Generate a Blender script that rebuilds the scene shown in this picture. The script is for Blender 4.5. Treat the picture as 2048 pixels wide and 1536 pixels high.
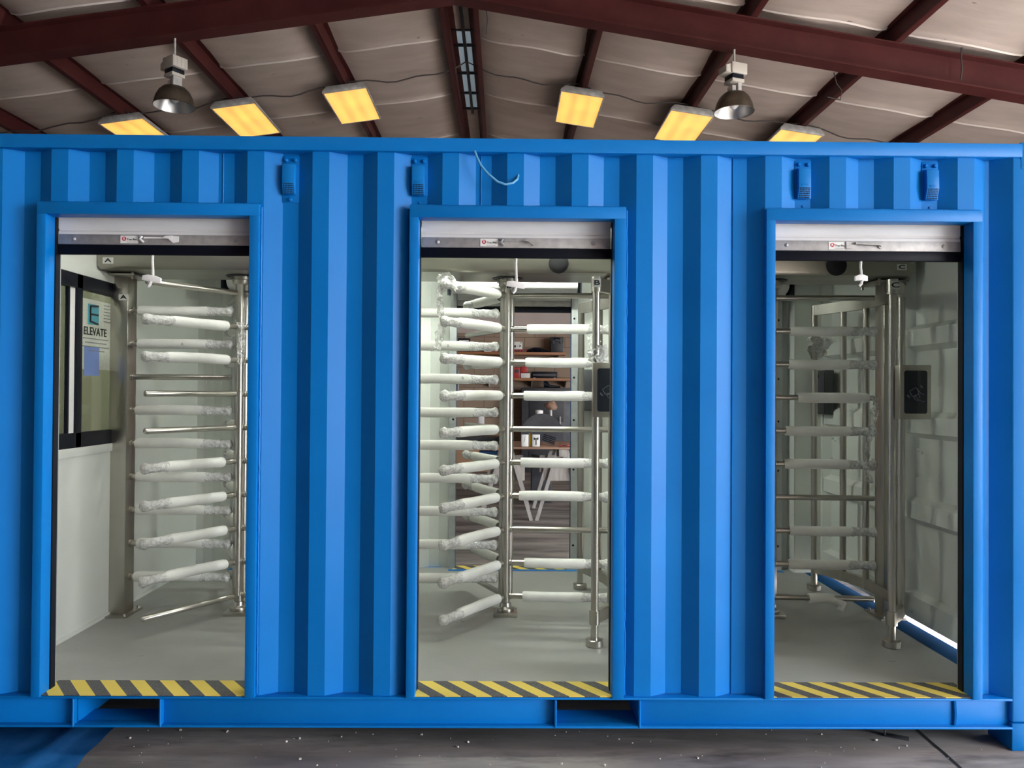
import bpy, bmesh, math, random
from mathutils import Vector, Matrix, noise
R = math.radians
random.seed(7)
for o in list(bpy.data.objects): bpy.data.objects.remove(o)
S = bpy.context.scene
C = S.collection

# ------------------------------------------------------------------ camera, world, light, exposure
F_PX = 1538.0
cam_d = bpy.data.cameras.new('camera'); cam = bpy.data.objects.new('camera', cam_d); C.objects.link(cam)
cam_d.sensor_fit = 'HORIZONTAL'; cam_d.sensor_width = 36; cam_d.lens = 36*F_PX/2048; cam_d.clip_end = 300
yaw, pitch, roll = 0.01004, 0.0104, 0.00679
fw = Vector((math.sin(yaw)*math.cos(pitch), math.cos(yaw)*math.cos(pitch), math.sin(pitch)))
rt = Vector((math.cos(yaw), -math.sin(yaw), 0)); up = rt.cross(fw)
rt, up = math.cos(roll)*rt+math.sin(roll)*up, math.cos(roll)*up-math.sin(roll)*rt
m = Matrix((rt, up, -fw)).transposed().to_4x4(); m.translation = (0, -3.263, 1.512)
cam.matrix_world = m
S.camera = cam

W = bpy.data.worlds.new('sky'); S.world = W; W.use_nodes = True
nt = W.node_tree; nt.nodes.clear()
bg = nt.nodes.new('ShaderNodeBackground'); wo = nt.nodes.new('ShaderNodeOutputWorld')
geo = nt.nodes.new('ShaderNodeTexCoord'); sep = nt.nodes.new('ShaderNodeSeparateXYZ'); rp = nt.nodes.new('ShaderNodeValToRGB')
nt.links.new(geo.outputs['Generated'], sep.inputs[0]); nt.links.new(sep.outputs['Z'], rp.inputs[0])
rp.color_ramp.elements[0].color = (0.96, 0.98, 1, 1); rp.color_ramp.elements[1].color = (0.62, 0.76, 1, 1)
nt.links.new(rp.outputs[0], bg.inputs['Color']); bg.inputs['Strength'].default_value = 22.0
nt.links.new(bg.outputs[0], wo.inputs[0])

def area(name, loc, rot, sx, sy, power=0, col=(1, 1, 1), portal=False):
    l = bpy.data.lights.new(name, 'AREA'); l.shape = 'RECTANGLE'; l.size = sx; l.size_y = sy; l.color = col
    l.energy = power
    o = bpy.data.objects.new(name, l); C.objects.link(o); o.location = loc; o.rotation_euler = rot
    if portal: l.cycles.is_portal = True
    return o
# building shell: two wide doorways in the right wall let the daylight in
RZ = 4.2
RDOORS = [(-8.8, -2.6), (.4, 3.6)]
for ya, yb in RDOORS: area('side_doorway_portal', (9, (ya+yb)/2, RZ/2), (R(90), 0, R(90)), yb-ya, RZ, 1, portal=True)
sun_l = bpy.data.lights.new('sun', 'SUN'); sun_l.energy = 80; sun_l.angle = R(.6); sun_l.color = (1, .95, .87)
sun = bpy.data.objects.new('sun', sun_l); C.objects.link(sun)
sun.rotation_euler = Vector((-math.cos(R(31.5)), -.16, -math.sin(R(31.5)))).to_track_quat('-Z', 'Y').to_euler()
S.view_settings.view_transform = 'Standard'; S.view_settings.look = 'None'; S.view_settings.gamma = 1
S.view_settings.use_curve_mapping = False
S.view_settings.exposure = 0.0

# ------------------------------------------------------------------ materials
def mat(name, col, rough=0.5, metal=0.0, var=None, vscale=4.0, stretch=(1, 1, 1), bump=0.0, bscale=40.0, emit=None, estr=1.0,
        spec=0.5, rvar=0.0, vlo=0.35, vhi=0.65, alpha=None, trans=0.0, coat=0.0, detail=6.0):
    m = bpy.data.materials.new(name); m.use_nodes = True
    n = m.node_tree; b = n.nodes['Principled BSDF']
    b.inputs['Base Color'].default_value = (*col, 1); b.inputs['Roughness'].default_value = rough
    b.inputs['Metallic'].default_value = metal; b.inputs['Specular IOR Level'].default_value = spec
    b.inputs['Transmission Weight'].default_value = trans; b.inputs['Coat Weight'].default_value = coat
    if alpha is not None: b.inputs['Alpha'].default_value = alpha
    if emit: b.inputs['Emission Color'].default_value = (*emit, 1); b.inputs['Emission Strength'].default_value = estr
    tc = n.nodes.new('ShaderNodeTexCoord'); mp = n.nodes.new('ShaderNodeMapping'); mp.inputs['Scale'].default_value = stretch
    n.links.new(tc.outputs['Object'], mp.inputs[0])
    if var or rvar:
        t = n.nodes.new('ShaderNodeTexNoise'); t.inputs['Scale'].default_value = vscale; t.inputs['Detail'].default_value = detail
        n.links.new(mp.outputs[0], t.inputs['Vector'])
        r = n.nodes.new('ShaderNodeValToRGB'); r.color_ramp.elements[0].position = vlo; r.color_ramp.elements[1].position = vhi
        n.links.new(t.outputs['Fac'], r.inputs[0])
        if var:
            r.color_ramp.elements[0].color = (*col, 1); r.color_ramp.elements[1].color = (*var, 1)
            n.links.new(r.outputs[0], b.inputs['Base Color'])
        if rvar:
            mr = n.nodes.new('ShaderNodeMapRange'); mr.inputs['To Min'].default_value = rough; mr.inputs['To Max'].default_value = rough+rvar
            n.links.new(t.outputs['Fac'], mr.inputs['Value']); n.links.new(mr.outputs[0], b.inputs['Roughness'])
    if bump:
        t2 = n.nodes.new('ShaderNodeTexNoise'); t2.inputs['Scale'].default_value = bscale; t2.inputs['Detail'].default_value = 4
        n.links.new(mp.outputs[0], t2.inputs['Vector'])
        bp = n.nodes.new('ShaderNodeBump'); bp.inputs['Strength'].default_value = bump; bp.inputs['Distance'].default_value = 0.01
        n.links.new(t2.outputs['Fac'], bp.inputs['Height']); n.links.new(bp.outputs[0], b.inputs['Normal'])
    return m

def hazard_mat(name, w, slope, off=0.0):
    m = mat(name, (.1, .1, .1), .75, bump=.3, bscale=400)
    n = m.node_tree; b = n.nodes['Principled BSDF']
    tc = n.nodes.new('ShaderNodeTexCoord'); sp = n.nodes.new('ShaderNodeSeparateXYZ'); n.links.new(tc.outputs['Object'], sp.inputs[0])
    a = n.nodes.new('ShaderNodeMath'); a.operation = 'MULTIPLY_ADD'; a.inputs[1].default_value = slope
    n.links.new(sp.outputs['Y'], a.inputs[0]); n.links.new(sp.outputs['X'], a.inputs[2])
    d = n.nodes.new('ShaderNodeMath'); d.operation = 'MULTIPLY_ADD'; d.inputs[1].default_value = 1/w; d.inputs[2].default_value = 100+off
    n.links.new(a.outputs[0], d.inputs[0])
    fr = n.nodes.new('ShaderNodeMath'); fr.operation = 'FRACT'; n.links.new(d.outputs[0], fr.inputs[0])
    g = n.nodes.new('ShaderNodeMath'); g.operation = 'GREATER_THAN'; g.inputs[1].default_value = .5; n.links.new(fr.outputs[0], g.inputs[0])
    ns = n.nodes.new('ShaderNodeTexNoise'); ns.inputs['Scale'].default_value = 350; n.links.new(tc.outputs['Object'], ns.inputs['Vector'])
    r1 = n.nodes.new('ShaderNodeValToRGB'); r1.color_ramp.elements[0].position = .4; r1.color_ramp.elements[1].position = .65
    r1.color_ramp.elements[0].color = (.05, .05, .05, 1); r1.color_ramp.elements[1].color = (.16, .16, .16, 1)
    n.links.new(ns.outputs['Fac'], r1.inputs[0])
    mx = n.nodes.new('ShaderNodeMix'); mx.data_type = 'RGBA'; mx.inputs['B'].default_value = (.80, .62, .12, 1)
    n.links.new(g.outputs[0], mx.inputs['Factor']); n.links.new(r1.outputs[0], mx.inputs['A']); n.links.new(mx.outputs['Result'], b.inputs['Base Color'])
    return m

M = {}
BLUE = (0.001, 0.165, 0.53)
M['blue'] = mat('blue_paint', BLUE, .36, var=(0.002, 0.18, 0.56), vscale=3, bump=.05, bscale=25, rvar=.1, spec=.22)
M['blueshade'] = mat('blue_paint_shaded', (.005, .06, .17), .8, spec=.1)  # container blue, darkened so the sill's shade is in its colour
M['bluesheet'] = mat('blue_film', (0.01, 0.10, 0.30), .25, var=(0.03, 0.16, 0.42), vscale=5, stretch=(1.6, 1, 1), bump=.3, bscale=7)
M['white'] = mat('interior_white_paint', (.66, .69, .65), .55, var=(.70, .72, .68), vscale=3, bump=.04)
M['cream'] = mat('cream_panel', (.62, .62, .48), .6)
M['cfloor'] = mat('grey_floor_paint', (.30, .305, .29), .33, var=(.36, .365, .35), vscale=2.2, bump=.08, bscale=30, rvar=.2)
M['steel'] = mat('brushed_stainless', (.54, .515, .47), .24, 1.0, var=(.46, .44, .40), vscale=8, stretch=(1, 1, .05), rvar=.1)
M['steelh'] = mat('brushed_stainless_sheet', (.47, .45, .405), .30, 1.0, var=(.41, .39, .35), vscale=10, stretch=(.05, 1, 1), rvar=.1)
M['galv'] = mat('galvanised_steel', (.50, .48, .47), .6, .85, var=(.42, .41, .40), vscale=30, rvar=.15)
M['galvp'] = mat('zinc_track', (.50, .53, .54), .5, .6, var=(.42, .45, .46), vscale=15)
M['curtain'] = mat('white_door_curtain', (.72, .71, .70), .4, var=(.66, .65, .64), vscale=4, stretch=(1, 1, 6))
M['black'] = mat('black_rubber', (.004, .005, .010), .5, spec=.12)
M['blackm'] = mat('black_metal', (.006, .008, .014), .4, spec=.2)
M['foam'] = mat('white_foam', (.80, .80, .76), .85, var=(.74, .74, .70), vscale=14, bump=.15, bscale=90)
M['ink'] = mat('black_ink', (.01, .01, .012), .6)
M['inkg'] = mat('pencil_ink', (.20, .20, .22), .7)
M['paper'] = mat('white_paper', (.78, .79, .76), .6)
M['stick'] = mat('clear_label_tape', (.60, .61, .58), .45)
M['red'] = mat('red_print', (.55, .02, .05), .5)
M['navy'] = mat('dark_screen_glass', (.004, .007, .018), .08, spec=.6)
M['icon'] = mat('grey_line_print', (.30, .33, .38), .5)
M['rope'] = mat('white_rope', (.80, .79, .76), .9, bump=.6, bscale=250)
M['tag'] = mat('white_plastic', (.82, .81, .80), .4)
M['hole'] = mat('hole_dark', (.004, .004, .006), .9)
M['cable'] = mat('pale_blue_wire', (.11, .38, .66), .5)
M['maroon'] = mat('red_oxide_steel', (.062, .014, .014), .5, var=(.08, .02, .018), vscale=3, bump=.05, spec=.2)
M['ceil'] = mat('vinyl_insulation', (.58, .48, .42), .5, var=(.50, .41, .355), vscale=1.6, stretch=(1, 3, 1), bump=.35, bscale=5, rvar=.2)
M['seam'] = mat('seam_tape', (.68, .60, .54), .75, spec=.2)
M['cwire'] = mat('dusty_cable', (.07, .06, .055), .7)
M['web'] = mat('dust_string', (.06, .05, .045), .9)
M['lampmet'] = mat('lamp_grey_enamel', (.60, .58, .55), .45, var=(.36, .35, .33), vscale=10)
M['ballast'] = mat('ballast_cream', (.50, .46, .40), .5)
M['bronze'] = mat('tarnished_reflector', (.10, .085, .06), .42, .8, var=(.16, .13, .10), vscale=10)
M['mirror'] = mat('reflector_inside', (.66, .65, .64), .35, 1.0, var=(.50, .49, .48), vscale=6)
M['concrete'] = mat('stained_concrete', (.12, .11, .104), .62, var=(.38, .35, .325), vscale=1.6, stretch=(.5, 2.2, 1), bump=.12, bscale=30, rvar=.2)
M['yard'] = mat('yard_concrete', (.34, .33, .31), .8)
M['wall'] = mat('metal_wall_liner', (.40, .34, .31), .6, var=(.36, .31, .28), vscale=2)
M['walld'] = mat('dark_wall_liner', (.13, .12, .115), .7, var=(.11, .10, .095), vscale=2)
M['wallo'] = mat('pale_plaster', (.52, .44, .41), .7, var=(.48, .41, .38), vscale=2)
M['skyl'] = mat('translucent_sheet', (.16, .18, .18), .6, trans=.35)
M['wood'] = mat('shelf_wood', (.38, .17, .07), .5, var=(.30, .12, .05), vscale=6, stretch=(.3, 4, 4))
M['ply'] = mat('plywood_top', (.42, .27, .19), .6, var=(.36, .22, .15), vscale=6, stretch=(.4, 3, 1))
M['lumber'] = mat('whitewashed_lumber', (.42, .39, .36), .7, var=(.30, .27, .24), vscale=9, stretch=(3, 3, .5))
M['card'] = mat('cardboard', (.36, .21, .12), .75)
M['dark'] = mat('dark_grey_plastic', (.025, .027, .034), .5, var=(.035, .037, .044), vscale=6)
M['char'] = mat('charcoal_metal', (.05, .052, .06), .45, .2, var=(.075, .077, .085), vscale=7)
M['redp'] = mat('red_plastic', (.42, .03, .03), .45)
M['yellow'] = mat('yellow_card', (.55, .36, .03), .5)
M['blueb'] = mat('blue_bin_plastic', (.04, .16, .45), .5)
M['brown'] = mat('brown_leather', (.20, .11, .07), .7, var=(.28, .18, .13), vscale=18, bump=.4)
M['teal'] = mat('teal_print', (.07, .32, .40), .5)
M['bluep'] = mat('blue_paper', (.16, .24, .52), .6)
M['paperg'] = mat('greenish_paper', (.56, .59, .50), .6, var=(.46, .49, .42), vscale=9, stretch=(1, 6, 14))
M['crumb'] = mat('pale_crumbs', (.60, .56, .50), .8)
for k_, o_ in (('a', .057), ('b', .347), ('c', .12)): M['haz_'+k_] = hazard_mat('hazard_tape', .131, .80, o_)
M['led'] = mat('strip_lamp_cover', (.9, .9, .85), .4, emit=(.93, 1.0, .86), estr=62)
M['bulb'] = mat('lamp_glass', (.75, .74, .72), .1)
def scuffs(m, col, scale, thr, stretch=(1, 1, 1), soft=.03):
    n = m.node_tree; b = n.nodes['Principled BSDF']; src = b.inputs['Base Color'].links[0].from_socket
    tc = n.nodes.new('ShaderNodeTexCoord'); mp = n.nodes.new('ShaderNodeMapping'); mp.inputs['Scale'].default_value = stretch; n.links.new(tc.outputs['Object'], mp.inputs[0])
    t = n.nodes.new('ShaderNodeTexNoise'); t.inputs['Scale'].default_value = scale; t.inputs['Detail'].default_value = 5; t.inputs['Roughness'].default_value = .6; n.links.new(mp.outputs[0], t.inputs['Vector'])
    r = n.nodes.new('ShaderNodeValToRGB'); r.color_ramp.elements[0].position = thr; r.color_ramp.elements[1].position = thr+soft; n.links.new(t.outputs['Fac'], r.inputs[0])
    mx = n.nodes.new('ShaderNodeMix'); mx.data_type = 'RGBA'; mx.inputs['B'].default_value = (*col, 1)
    n.links.new(r.outputs[0], mx.inputs['Factor']); n.links.new(src, mx.inputs['A']); n.links.new(mx.outputs['Result'], b.inputs['Base Color'])
scuffs(M['cfloor'], (.04, .04, .04), 7, .715, (1, 2.2, 1))
scuffs(M['ceil'], (.22, .17, .15), 3.2, .70, (1, 2.5, 1))
scuffs(M['concrete'], (.05, .047, .045), 2.5, .52, (.6, 2.5, 1), .25)
# glass pane
g = mat('window_glass', (.85, .9, .85), .03, trans=1.0); M['glass'] = g
g.node_tree.nodes['Principled BSDF'].inputs['IOR'].default_value = 1.45
# plastic film: cloudy, wrinkled and partly see-through
def film(name, alpha):
    f = mat(name, (.84, .84, .82), .16, var=(.70, .70, .68), vscale=55, bump=1.0, bscale=85, spec=1.0)
    n = f.node_tree; b = n.nodes['Principled BSDF']
    t = n.nodes.new('ShaderNodeTexNoise'); t.inputs['Scale'].default_value = 45; t.inputs['Detail'].default_value = 5
    tc = n.nodes.new('ShaderNodeTexCoord'); n.links.new(tc.outputs['Object'], t.inputs['Vector'])
    mr = n.nodes.new('ShaderNodeMapRange'); mr.inputs['From Min'].default_value = .35; mr.inputs['From Max'].default_value = .65
    mr.inputs['To Min'].default_value = alpha[0]; mr.inputs['To Max'].default_value = alpha[1]
    n.links.new(t.outputs['Fac'], mr.inputs['Value']); n.links.new(mr.outputs[0], b.inputs['Alpha'])
    return f
M['wrap'] = film('plastic_wrap', (.70, 1.0)); M['film'] = film('loose_film', (.25, .8))
# fluorescent lens: warm yellow with brighter bands over the tubes
def lens_mat():
    m = mat('fluorescent_lens', (.8, .6, .3), .4); n = m.node_tree; b = n.nodes['Principled BSDF']
    tc = n.nodes.new('ShaderNodeTexCoord'); sp = n.nodes.new('ShaderNodeSeparateXYZ'); n.links.new(tc.outputs['Object'], sp.inputs[0])
    a = n.nodes.new('ShaderNodeMath'); a.operation = 'MULTIPLY'; a.inputs[1].default_value = 2*math.pi/.2; n.links.new(sp.outputs['X'], a.inputs[0])
    c = n.nodes.new('ShaderNodeMath'); c.operation = 'COSINE'; n.links.new(a.outputs[0], c.inputs[0])
    ns = n.nodes.new('ShaderNodeTexNoise'); ns.inputs['Scale'].default_value = 2.5; n.links.new(tc.outputs['Object'], ns.inputs['Vector'])
    k = n.nodes.new('ShaderNodeMath'); k.operation = 'MULTIPLY_ADD'; k.inputs[1].default_value = .15; n.links.new(c.outputs[0], k.inputs[0]); n.links.new(ns.outputs['Fac'], k.inputs[2])
    r = n.nodes.new('ShaderNodeValToRGB'); r.color_ramp.elements[0].position = .2; r.color_ramp.elements[1].position = .85
    r.color_ramp.elements[0].color = (.90, .40, .07, 1); r.color_ramp.elements[1].color = (1.1, .74, .12, 1)
    n.links.new(k.outputs[0], r.inputs[0]); n.links.new(r.outputs[0], b.inputs['Emission Color']); b.inputs['Emission Strength'].default_value = 1.0
    return m
M['lens'] = lens_mat()
# wood-panel / block wall behind the benches
def block_mat():
    m = mat('tan_block_wall', (.33, .24, .18), .8, bump=.1); n = m.node_tree; b = n.nodes['Principled BSDF']
    tc = n.nodes.new('ShaderNodeTexCoord'); mp = n.nodes.new('ShaderNodeMapping'); mp.inputs['Rotation'].default_value = (R(90), 0, 0)
    n.links.new(tc.outputs['Object'], mp.inputs[0])
    br = n.nodes.new('ShaderNodeTexBrick'); br.inputs['Scale'].default_value = 1.0; br.inputs['Brick Width'].default_value = .40; br.inputs['Row Height'].default_value = .20
    br.inputs['Mortar Size'].default_value = .006; br.inputs['Color1'].default_value = (.34, .25, .185, 1); br.inputs['Color2'].default_value = (.31, .225, .165, 1)
    br.inputs['Mortar'].default_value = (.16, .11, .08, 1)
    n.links.new(mp.outputs[0], br.inputs['Vector']); n.links.new(br.outputs['Color'], b.inputs['Base Color'])
    return m
M['block'] = block_mat()

# ------------------------------------------------------------------ mesh builder
class MB:
    def __init__(s): s.v = []; s.f = []
    def add(s, vs, fs, mtx=None):
        o = len(s.v); s.v += [tuple(mtx @ Vector(p)) if mtx else tuple(p) for p in vs]; s.f += [tuple(i+o for i in f) for f in fs]; return s
    def box(s, x0, x1, y0, y1, z0, z1, mtx=None):
        return s.add([(x0, y0, z0), (x1, y0, z0), (x1, y1, z0), (x0, y1, z0), (x0, y0, z1), (x1, y0, z1), (x1, y1, z1), (x0, y1, z1)],
                     [(0, 3, 2, 1), (4, 5, 6, 7), (0, 1, 5, 4), (1, 2, 6, 5), (2, 3, 7, 6), (3, 0, 4, 7)], mtx)
    def prism(s, poly, axis, a, b):
        n = len(poly)
        def P(q, t): return {'x': (t, q[0], q[1]), 'y': (q[0], t, q[1]), 'z': (q[0], q[1], t)}[axis]
        vs = [P(q, a) for q in poly]+[P(q, b) for q in poly]
        return s.add(vs, [tuple(range(n)), tuple(range(2*n-1, n-1, -1))]+[(i, (i+1) % n, n+(i+1) % n, n+i) for i in range(n)])
    def rings(s, rings, cap=True, closed=True):
        n = len(rings[0]); vs = [p for r in rings for p in r]; fs = []
        for i in range(len(rings)-1):
            for j in range(n if closed else n-1): fs.append((i*n+j, i*n+(j+1) % n, (i+1)*n+(j+1) % n, (i+1)*n+j))
        if cap and closed: fs += [tuple(range(n-1, -1, -1)), tuple((len(rings)-1)*n+j for j in range(n))]
        return s.add(vs, fs)
    def tube(s, pts, r, seg=10, cap=True):
        pts = [Vector(p) for p in pts]; rs = r if isinstance(r, (list, tuple)) else [r]*len(pts); out = []
        t0 = (pts[1]-pts[0]).normalized(); a = t0.orthogonal().normalized()
        for i, p in enumerate(pts):
            t = (pts[min(i+1, len(pts)-1)]-pts[max(i-1, 0)]).normalized(); a = (a-t*a.dot(t)).normalized(); b = t.cross(a)
            out.append([tuple(p+rs[i]*(math.cos(k*2*math.pi/seg)*a+math.sin(k*2*math.pi/seg)*b)) for k in range(seg)])
        return s.rings(out, cap)
    def cyl(s, p0, p1, r, r1=None, seg=20): return s.tube([p0, p1], [r, r if r1 is None else r1], seg)
    def lathe(s, prof, c=(0, 0, 0), seg=28, cap=True):
        return s.rings([[(c[0]+r*math.cos(k*2*math.pi/seg), c[1]+r*math.sin(k*2*math.pi/seg), c[2]+z) for k in range(seg)] for r, z in prof], cap)
    def text(s, body, size, mtx, font_sx=1.0, bold=0.0):
        cu = bpy.data.curves.new('t', 'FONT'); cu.body = body; cu.size = size; cu.align_x = 'CENTER'; cu.align_y = 'CENTER'; cu.offset = bold; cu.extrude = .0004
        o = bpy.data.objects.new('t', cu); C.objects.link(o)
        me = bpy.data.meshes.new_from_object(o.evaluated_get(bpy.context.evaluated_depsgraph_get()))
        s.add([(v.co.x*font_sx, v.co.y, v.co.z) for v in me.vertices], [tuple(p.vertices) for p in me.polygons], mtx)
        bpy.data.objects.remove(o); bpy.data.curves.remove(cu); bpy.data.meshes.remove(me); return s
    def mesh(s, name, mt, bevel=0.0, smooth=35, recalc=True, seg=2):
        me = bpy.data.meshes.new(name); me.from_pydata(s.v, [], s.f)
        if recalc or bevel:
            bm = bmesh.new(); bm.from_mesh(me)
            if recalc: bmesh.ops.recalc_face_normals(bm, faces=bm.faces)
            if bevel:
                ed = [e for e in bm.edges if len(e.link_faces) == 2 and e.calc_face_angle(0) > R(35)]
                bmesh.ops.bevel(bm, geom=ed, offset=bevel, segments=seg, profile=.5, affect='EDGES', clamp_overlap=True)
            bm.to_mesh(me); bm.free()
        if smooth:
            for p in me.polygons: p.use_smooth = True
            me.set_sharp_from_angle(angle=R(smooth))
        me.materials.append(M[mt] if isinstance(mt, str) else mt); return me
    def build(s, name, mt, parent=None, loc=(0, 0, 0), **k): return link(name, s.mesh(name, mt, **k), parent, loc)

def link(name, me, parent=None, loc=(0, 0, 0), rz=0.0):
    o = bpy.data.objects.new(name, me); C.objects.link(o); o.parent = parent; o.location = loc; o.rotation_euler = (0, 0, rz); return o
def tag(o, label, cat, group=None, kind=None):
    o['label'] = label; o['category'] = cat
    if group: o['group'] = group
    if kind: o['kind'] = kind
    return o
def thing(name, label, cat, loc=(0, 0, 0), group=None, rz=0.0):
    return tag(link(name, None, None, loc, rz), label, cat, group)
def struct(o): o['kind'] = 'structure'; return o
def FRONT(x, y, z): return Matrix(((1, 0, 0, x), (0, 0, -1, y), (0, 1, 0, z), (0, 0, 0, 1)))   # text facing the camera side (-y)
def EAST(x, y, z): return Matrix(((0, 0, 1, x), (1, 0, 0, y), (0, 1, 0, z), (0, 0, 0, 1)))     # text facing +x, reading along +y

# ------------------------------------------------------------------ building shell
RIDGE_X, SL, SRt = -.56, .148, .163
def roof(x, z0): return z0-(SL*(RIDGE_X-x) if x < RIDGE_X else SRt*(x-RIDGE_X))
PURL_B, PURL_H = 5.985, .2
XW0, XW1, YF, YB = -9.0, 9.0, -9.0, 12.0
struct(MB().add([(XW0, YF, 0), (XW1, YF, 0), (XW1, YB+6, 0), (XW0, YB+6, 0)], [(0, 1, 2, 3)]).build('floor', 'concrete', smooth=0))
struct(MB().add([(-60, -60, -.02), (60, -60, -.02), (60, 60, -.02), (-60, 60, -.02)], [(0, 1, 2, 3)]).build('ground_outside', 'yard', smooth=0))
px_l = [-.72, -2.22, -3.744, -5.27, -6.79, -8.3]; px_r = [-.40, 1.05, 2.568, 4.09, 5.61, 7.13, 8.65]
def sheet(mb, xa, xb, y0, y1, n=14, ny=560):
    vs, fs = [], []
    for j in range(ny+1):
        y = y0+(y1-y0)*j/ny
        ph = ((y-1.21)/1.83) % 1.0; seam = math.exp(-((min(ph, 1-ph))/.018)**2)
        for i in range(n+1):
            u = i/n; x = xa+(xb-xa)*u; s = math.sin(math.pi*u)
            y2 = y-.20*s
            z = roof(x, PURL_B+PURL_H)-.12*s**.7-.03*seam*min(1, 3*s)+.035*s*math.sin(math.pi*ph)
            z += .03*noise.noise(Vector((x*1.3, y*1.1, 3)))*s
            vs.append((x, y2, z))
    for j in range(ny):
        for i in range(n): a = j*(n+1)+i; fs.append((a, a+1, a+n+2, a+n+1))
    mb.add(vs, fs)
mb = MB()
for a, b in zip(px_l[:-1], px_l[1:]): sheet(mb, a, b, YF, YB+.2)
for a, b in zip(px_r[:-1], px_r[1:]): sheet(mb, a, b, YF, YB+.2)
sheet(mb, px_l[-1], XW0-.1, YF, YB+.2, 4); sheet(mb, px_r[-1], XW1+.1, YF, YB+.2, 4)
struct(mb.build('ceiling', 'ceil', smooth=60, recalc=False))
def seam_tape(xa, xb, yc, mb):
    pts = []
    for i in range(15):
        u = i/14; x = xa+(xb-xa)*(.03+.94*u); s = math.sin(math.pi*(.03+.94*u))
        z = roof(x, PURL_B+PURL_H)-.12*s**.7-.03*min(1, 3*s)+.03*noise.noise(Vector((x*1.3, yc*1.1, 3)))*s-.004
        pts.append((x, yc-.20*s, z))
    w = .014; vs = [(x, y-w, z+.012) for x, y, z in pts]+[(x, y, z-.004) for x, y, z in pts]+[(x, y+w, z+.012) for x, y, z in pts]
    n = 15; mb.add(vs, [(k*n+i, k*n+i+1, (k+1)*n+i+1, (k+1)*n+i) for k in range(2) for i in range(n-1)])
mb = MB(); yy = 1.21-1.83*5
while yy < YB:
    for a, b in list(zip(px_l[:-1], px_l[1:]))+list(zip(px_r[:-1], px_r[1:])): seam_tape(a, b, yy, mb)
    yy += 1.83
struct(mb.build('trim_0', 'seam', smooth=60, recalc=False))
# ridge strip with a translucent vent panel
SY0, SY1 = 6.55, 9.3
rz = PURL_B+.165
mb = MB(); mb.box(-.84, -.28, YF, SY0, rz, rz+.02); mb.box(-.84, -.28, SY1, YB+.2, rz, rz+.02)
struct(mb.build('trim_1', 'ceil', smooth=0))
mb = MB()
for y in (SY0, SY0+.45, SY0+1.35, SY0+2.1, SY1): mb.box(-.73, -.39, y-.02, y+.02, rz-.01, rz+.02)
mb.box(-.575, -.535, SY0-.9, SY1+.1, rz-.05, rz)
struct(mb.build('trim_2', 'blackm', smooth=0))
struct(MB().box(-.84, -.28, SY0, SY1, rz+.02, rz+.03).build('window_1', 'skyl', smooth=0))
# purlins: Z sections running front to back
k = 3
for xs, sg in ((px_l, -1), (px_r, 1)):
    for x in xs:
        z = roof(x, PURL_B); t = .012; w = .07
        mb = MB(); mb.box(x-t/2, x+t/2, YF, YB, z, z+PURL_H); mb.box(x-(w if sg < 0 else 0), x+(w if sg > 0 else 0), YF, YB, z, z+.012)
        mb.box(x-(0 if sg < 0 else w), x+(0 if sg > 0 else w), YF, YB, z+PURL_H-.012, z+PURL_H-.002)
        struct(mb.build('trim_%d' % k, 'maroon', smooth=0)); k += 1
# the gable rafter pair
RYC, RD, RW = 4.85, .33, .20
for x0, x1 in ((XW0, RIDGE_X), (RIDGE_X, XW1)):
    mb = MB()
    def slab(za, zb, w): mb.prism([(x0, roof(x0, za)), (x1, roof(x1, za)), (x1, roof(x1, zb)), (x0, roof(x0, zb))], 'y', RYC-w/2, RYC+w/2)
    zt = PURL_B
    slab(zt-.016, zt, RW); slab(zt-RD, zt-RD+.016, RW); slab(zt-RD+.016, zt-.016, .012)
    struct(mb.build('trim_%d' % k, 'maroon', smooth=0)); k += 1
# walls, the front and the right one with wide doorways
def wallpoly(name, boxes, mt):
    mb = MB()
    for b in boxes: mb.box(*b)
    return struct(mb.build(name, mt, smooth=0))
wallpoly('wall_back', [(XW0, XW1, YB, YB+.15, 2.68, 7)], 'wallo')
wallpoly('wall_back_lower', [(XW0, XW1, YB, YB+.15, 0, 2.68)], 'block')
wallpoly('wall_left', [(XW0-.15, XW0, YF, YB, 0, 6)], 'walld')
wallpoly('wall_right', [(XW1, XW1+.15, YF, RDOORS[0][0], 0, 6), (XW1, XW1+.15, RDOORS[0][1], RDOORS[1][0], 0, 6), (XW1, XW1+.15, RDOORS[1][1], YB, 0, 6), (XW1, XW1+.15, YF, YB, RZ, 6)], 'wall')
wallpoly('wall_front', [(XW0, XW1, YF-.15, YF, 0, 7)], 'walld')

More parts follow.
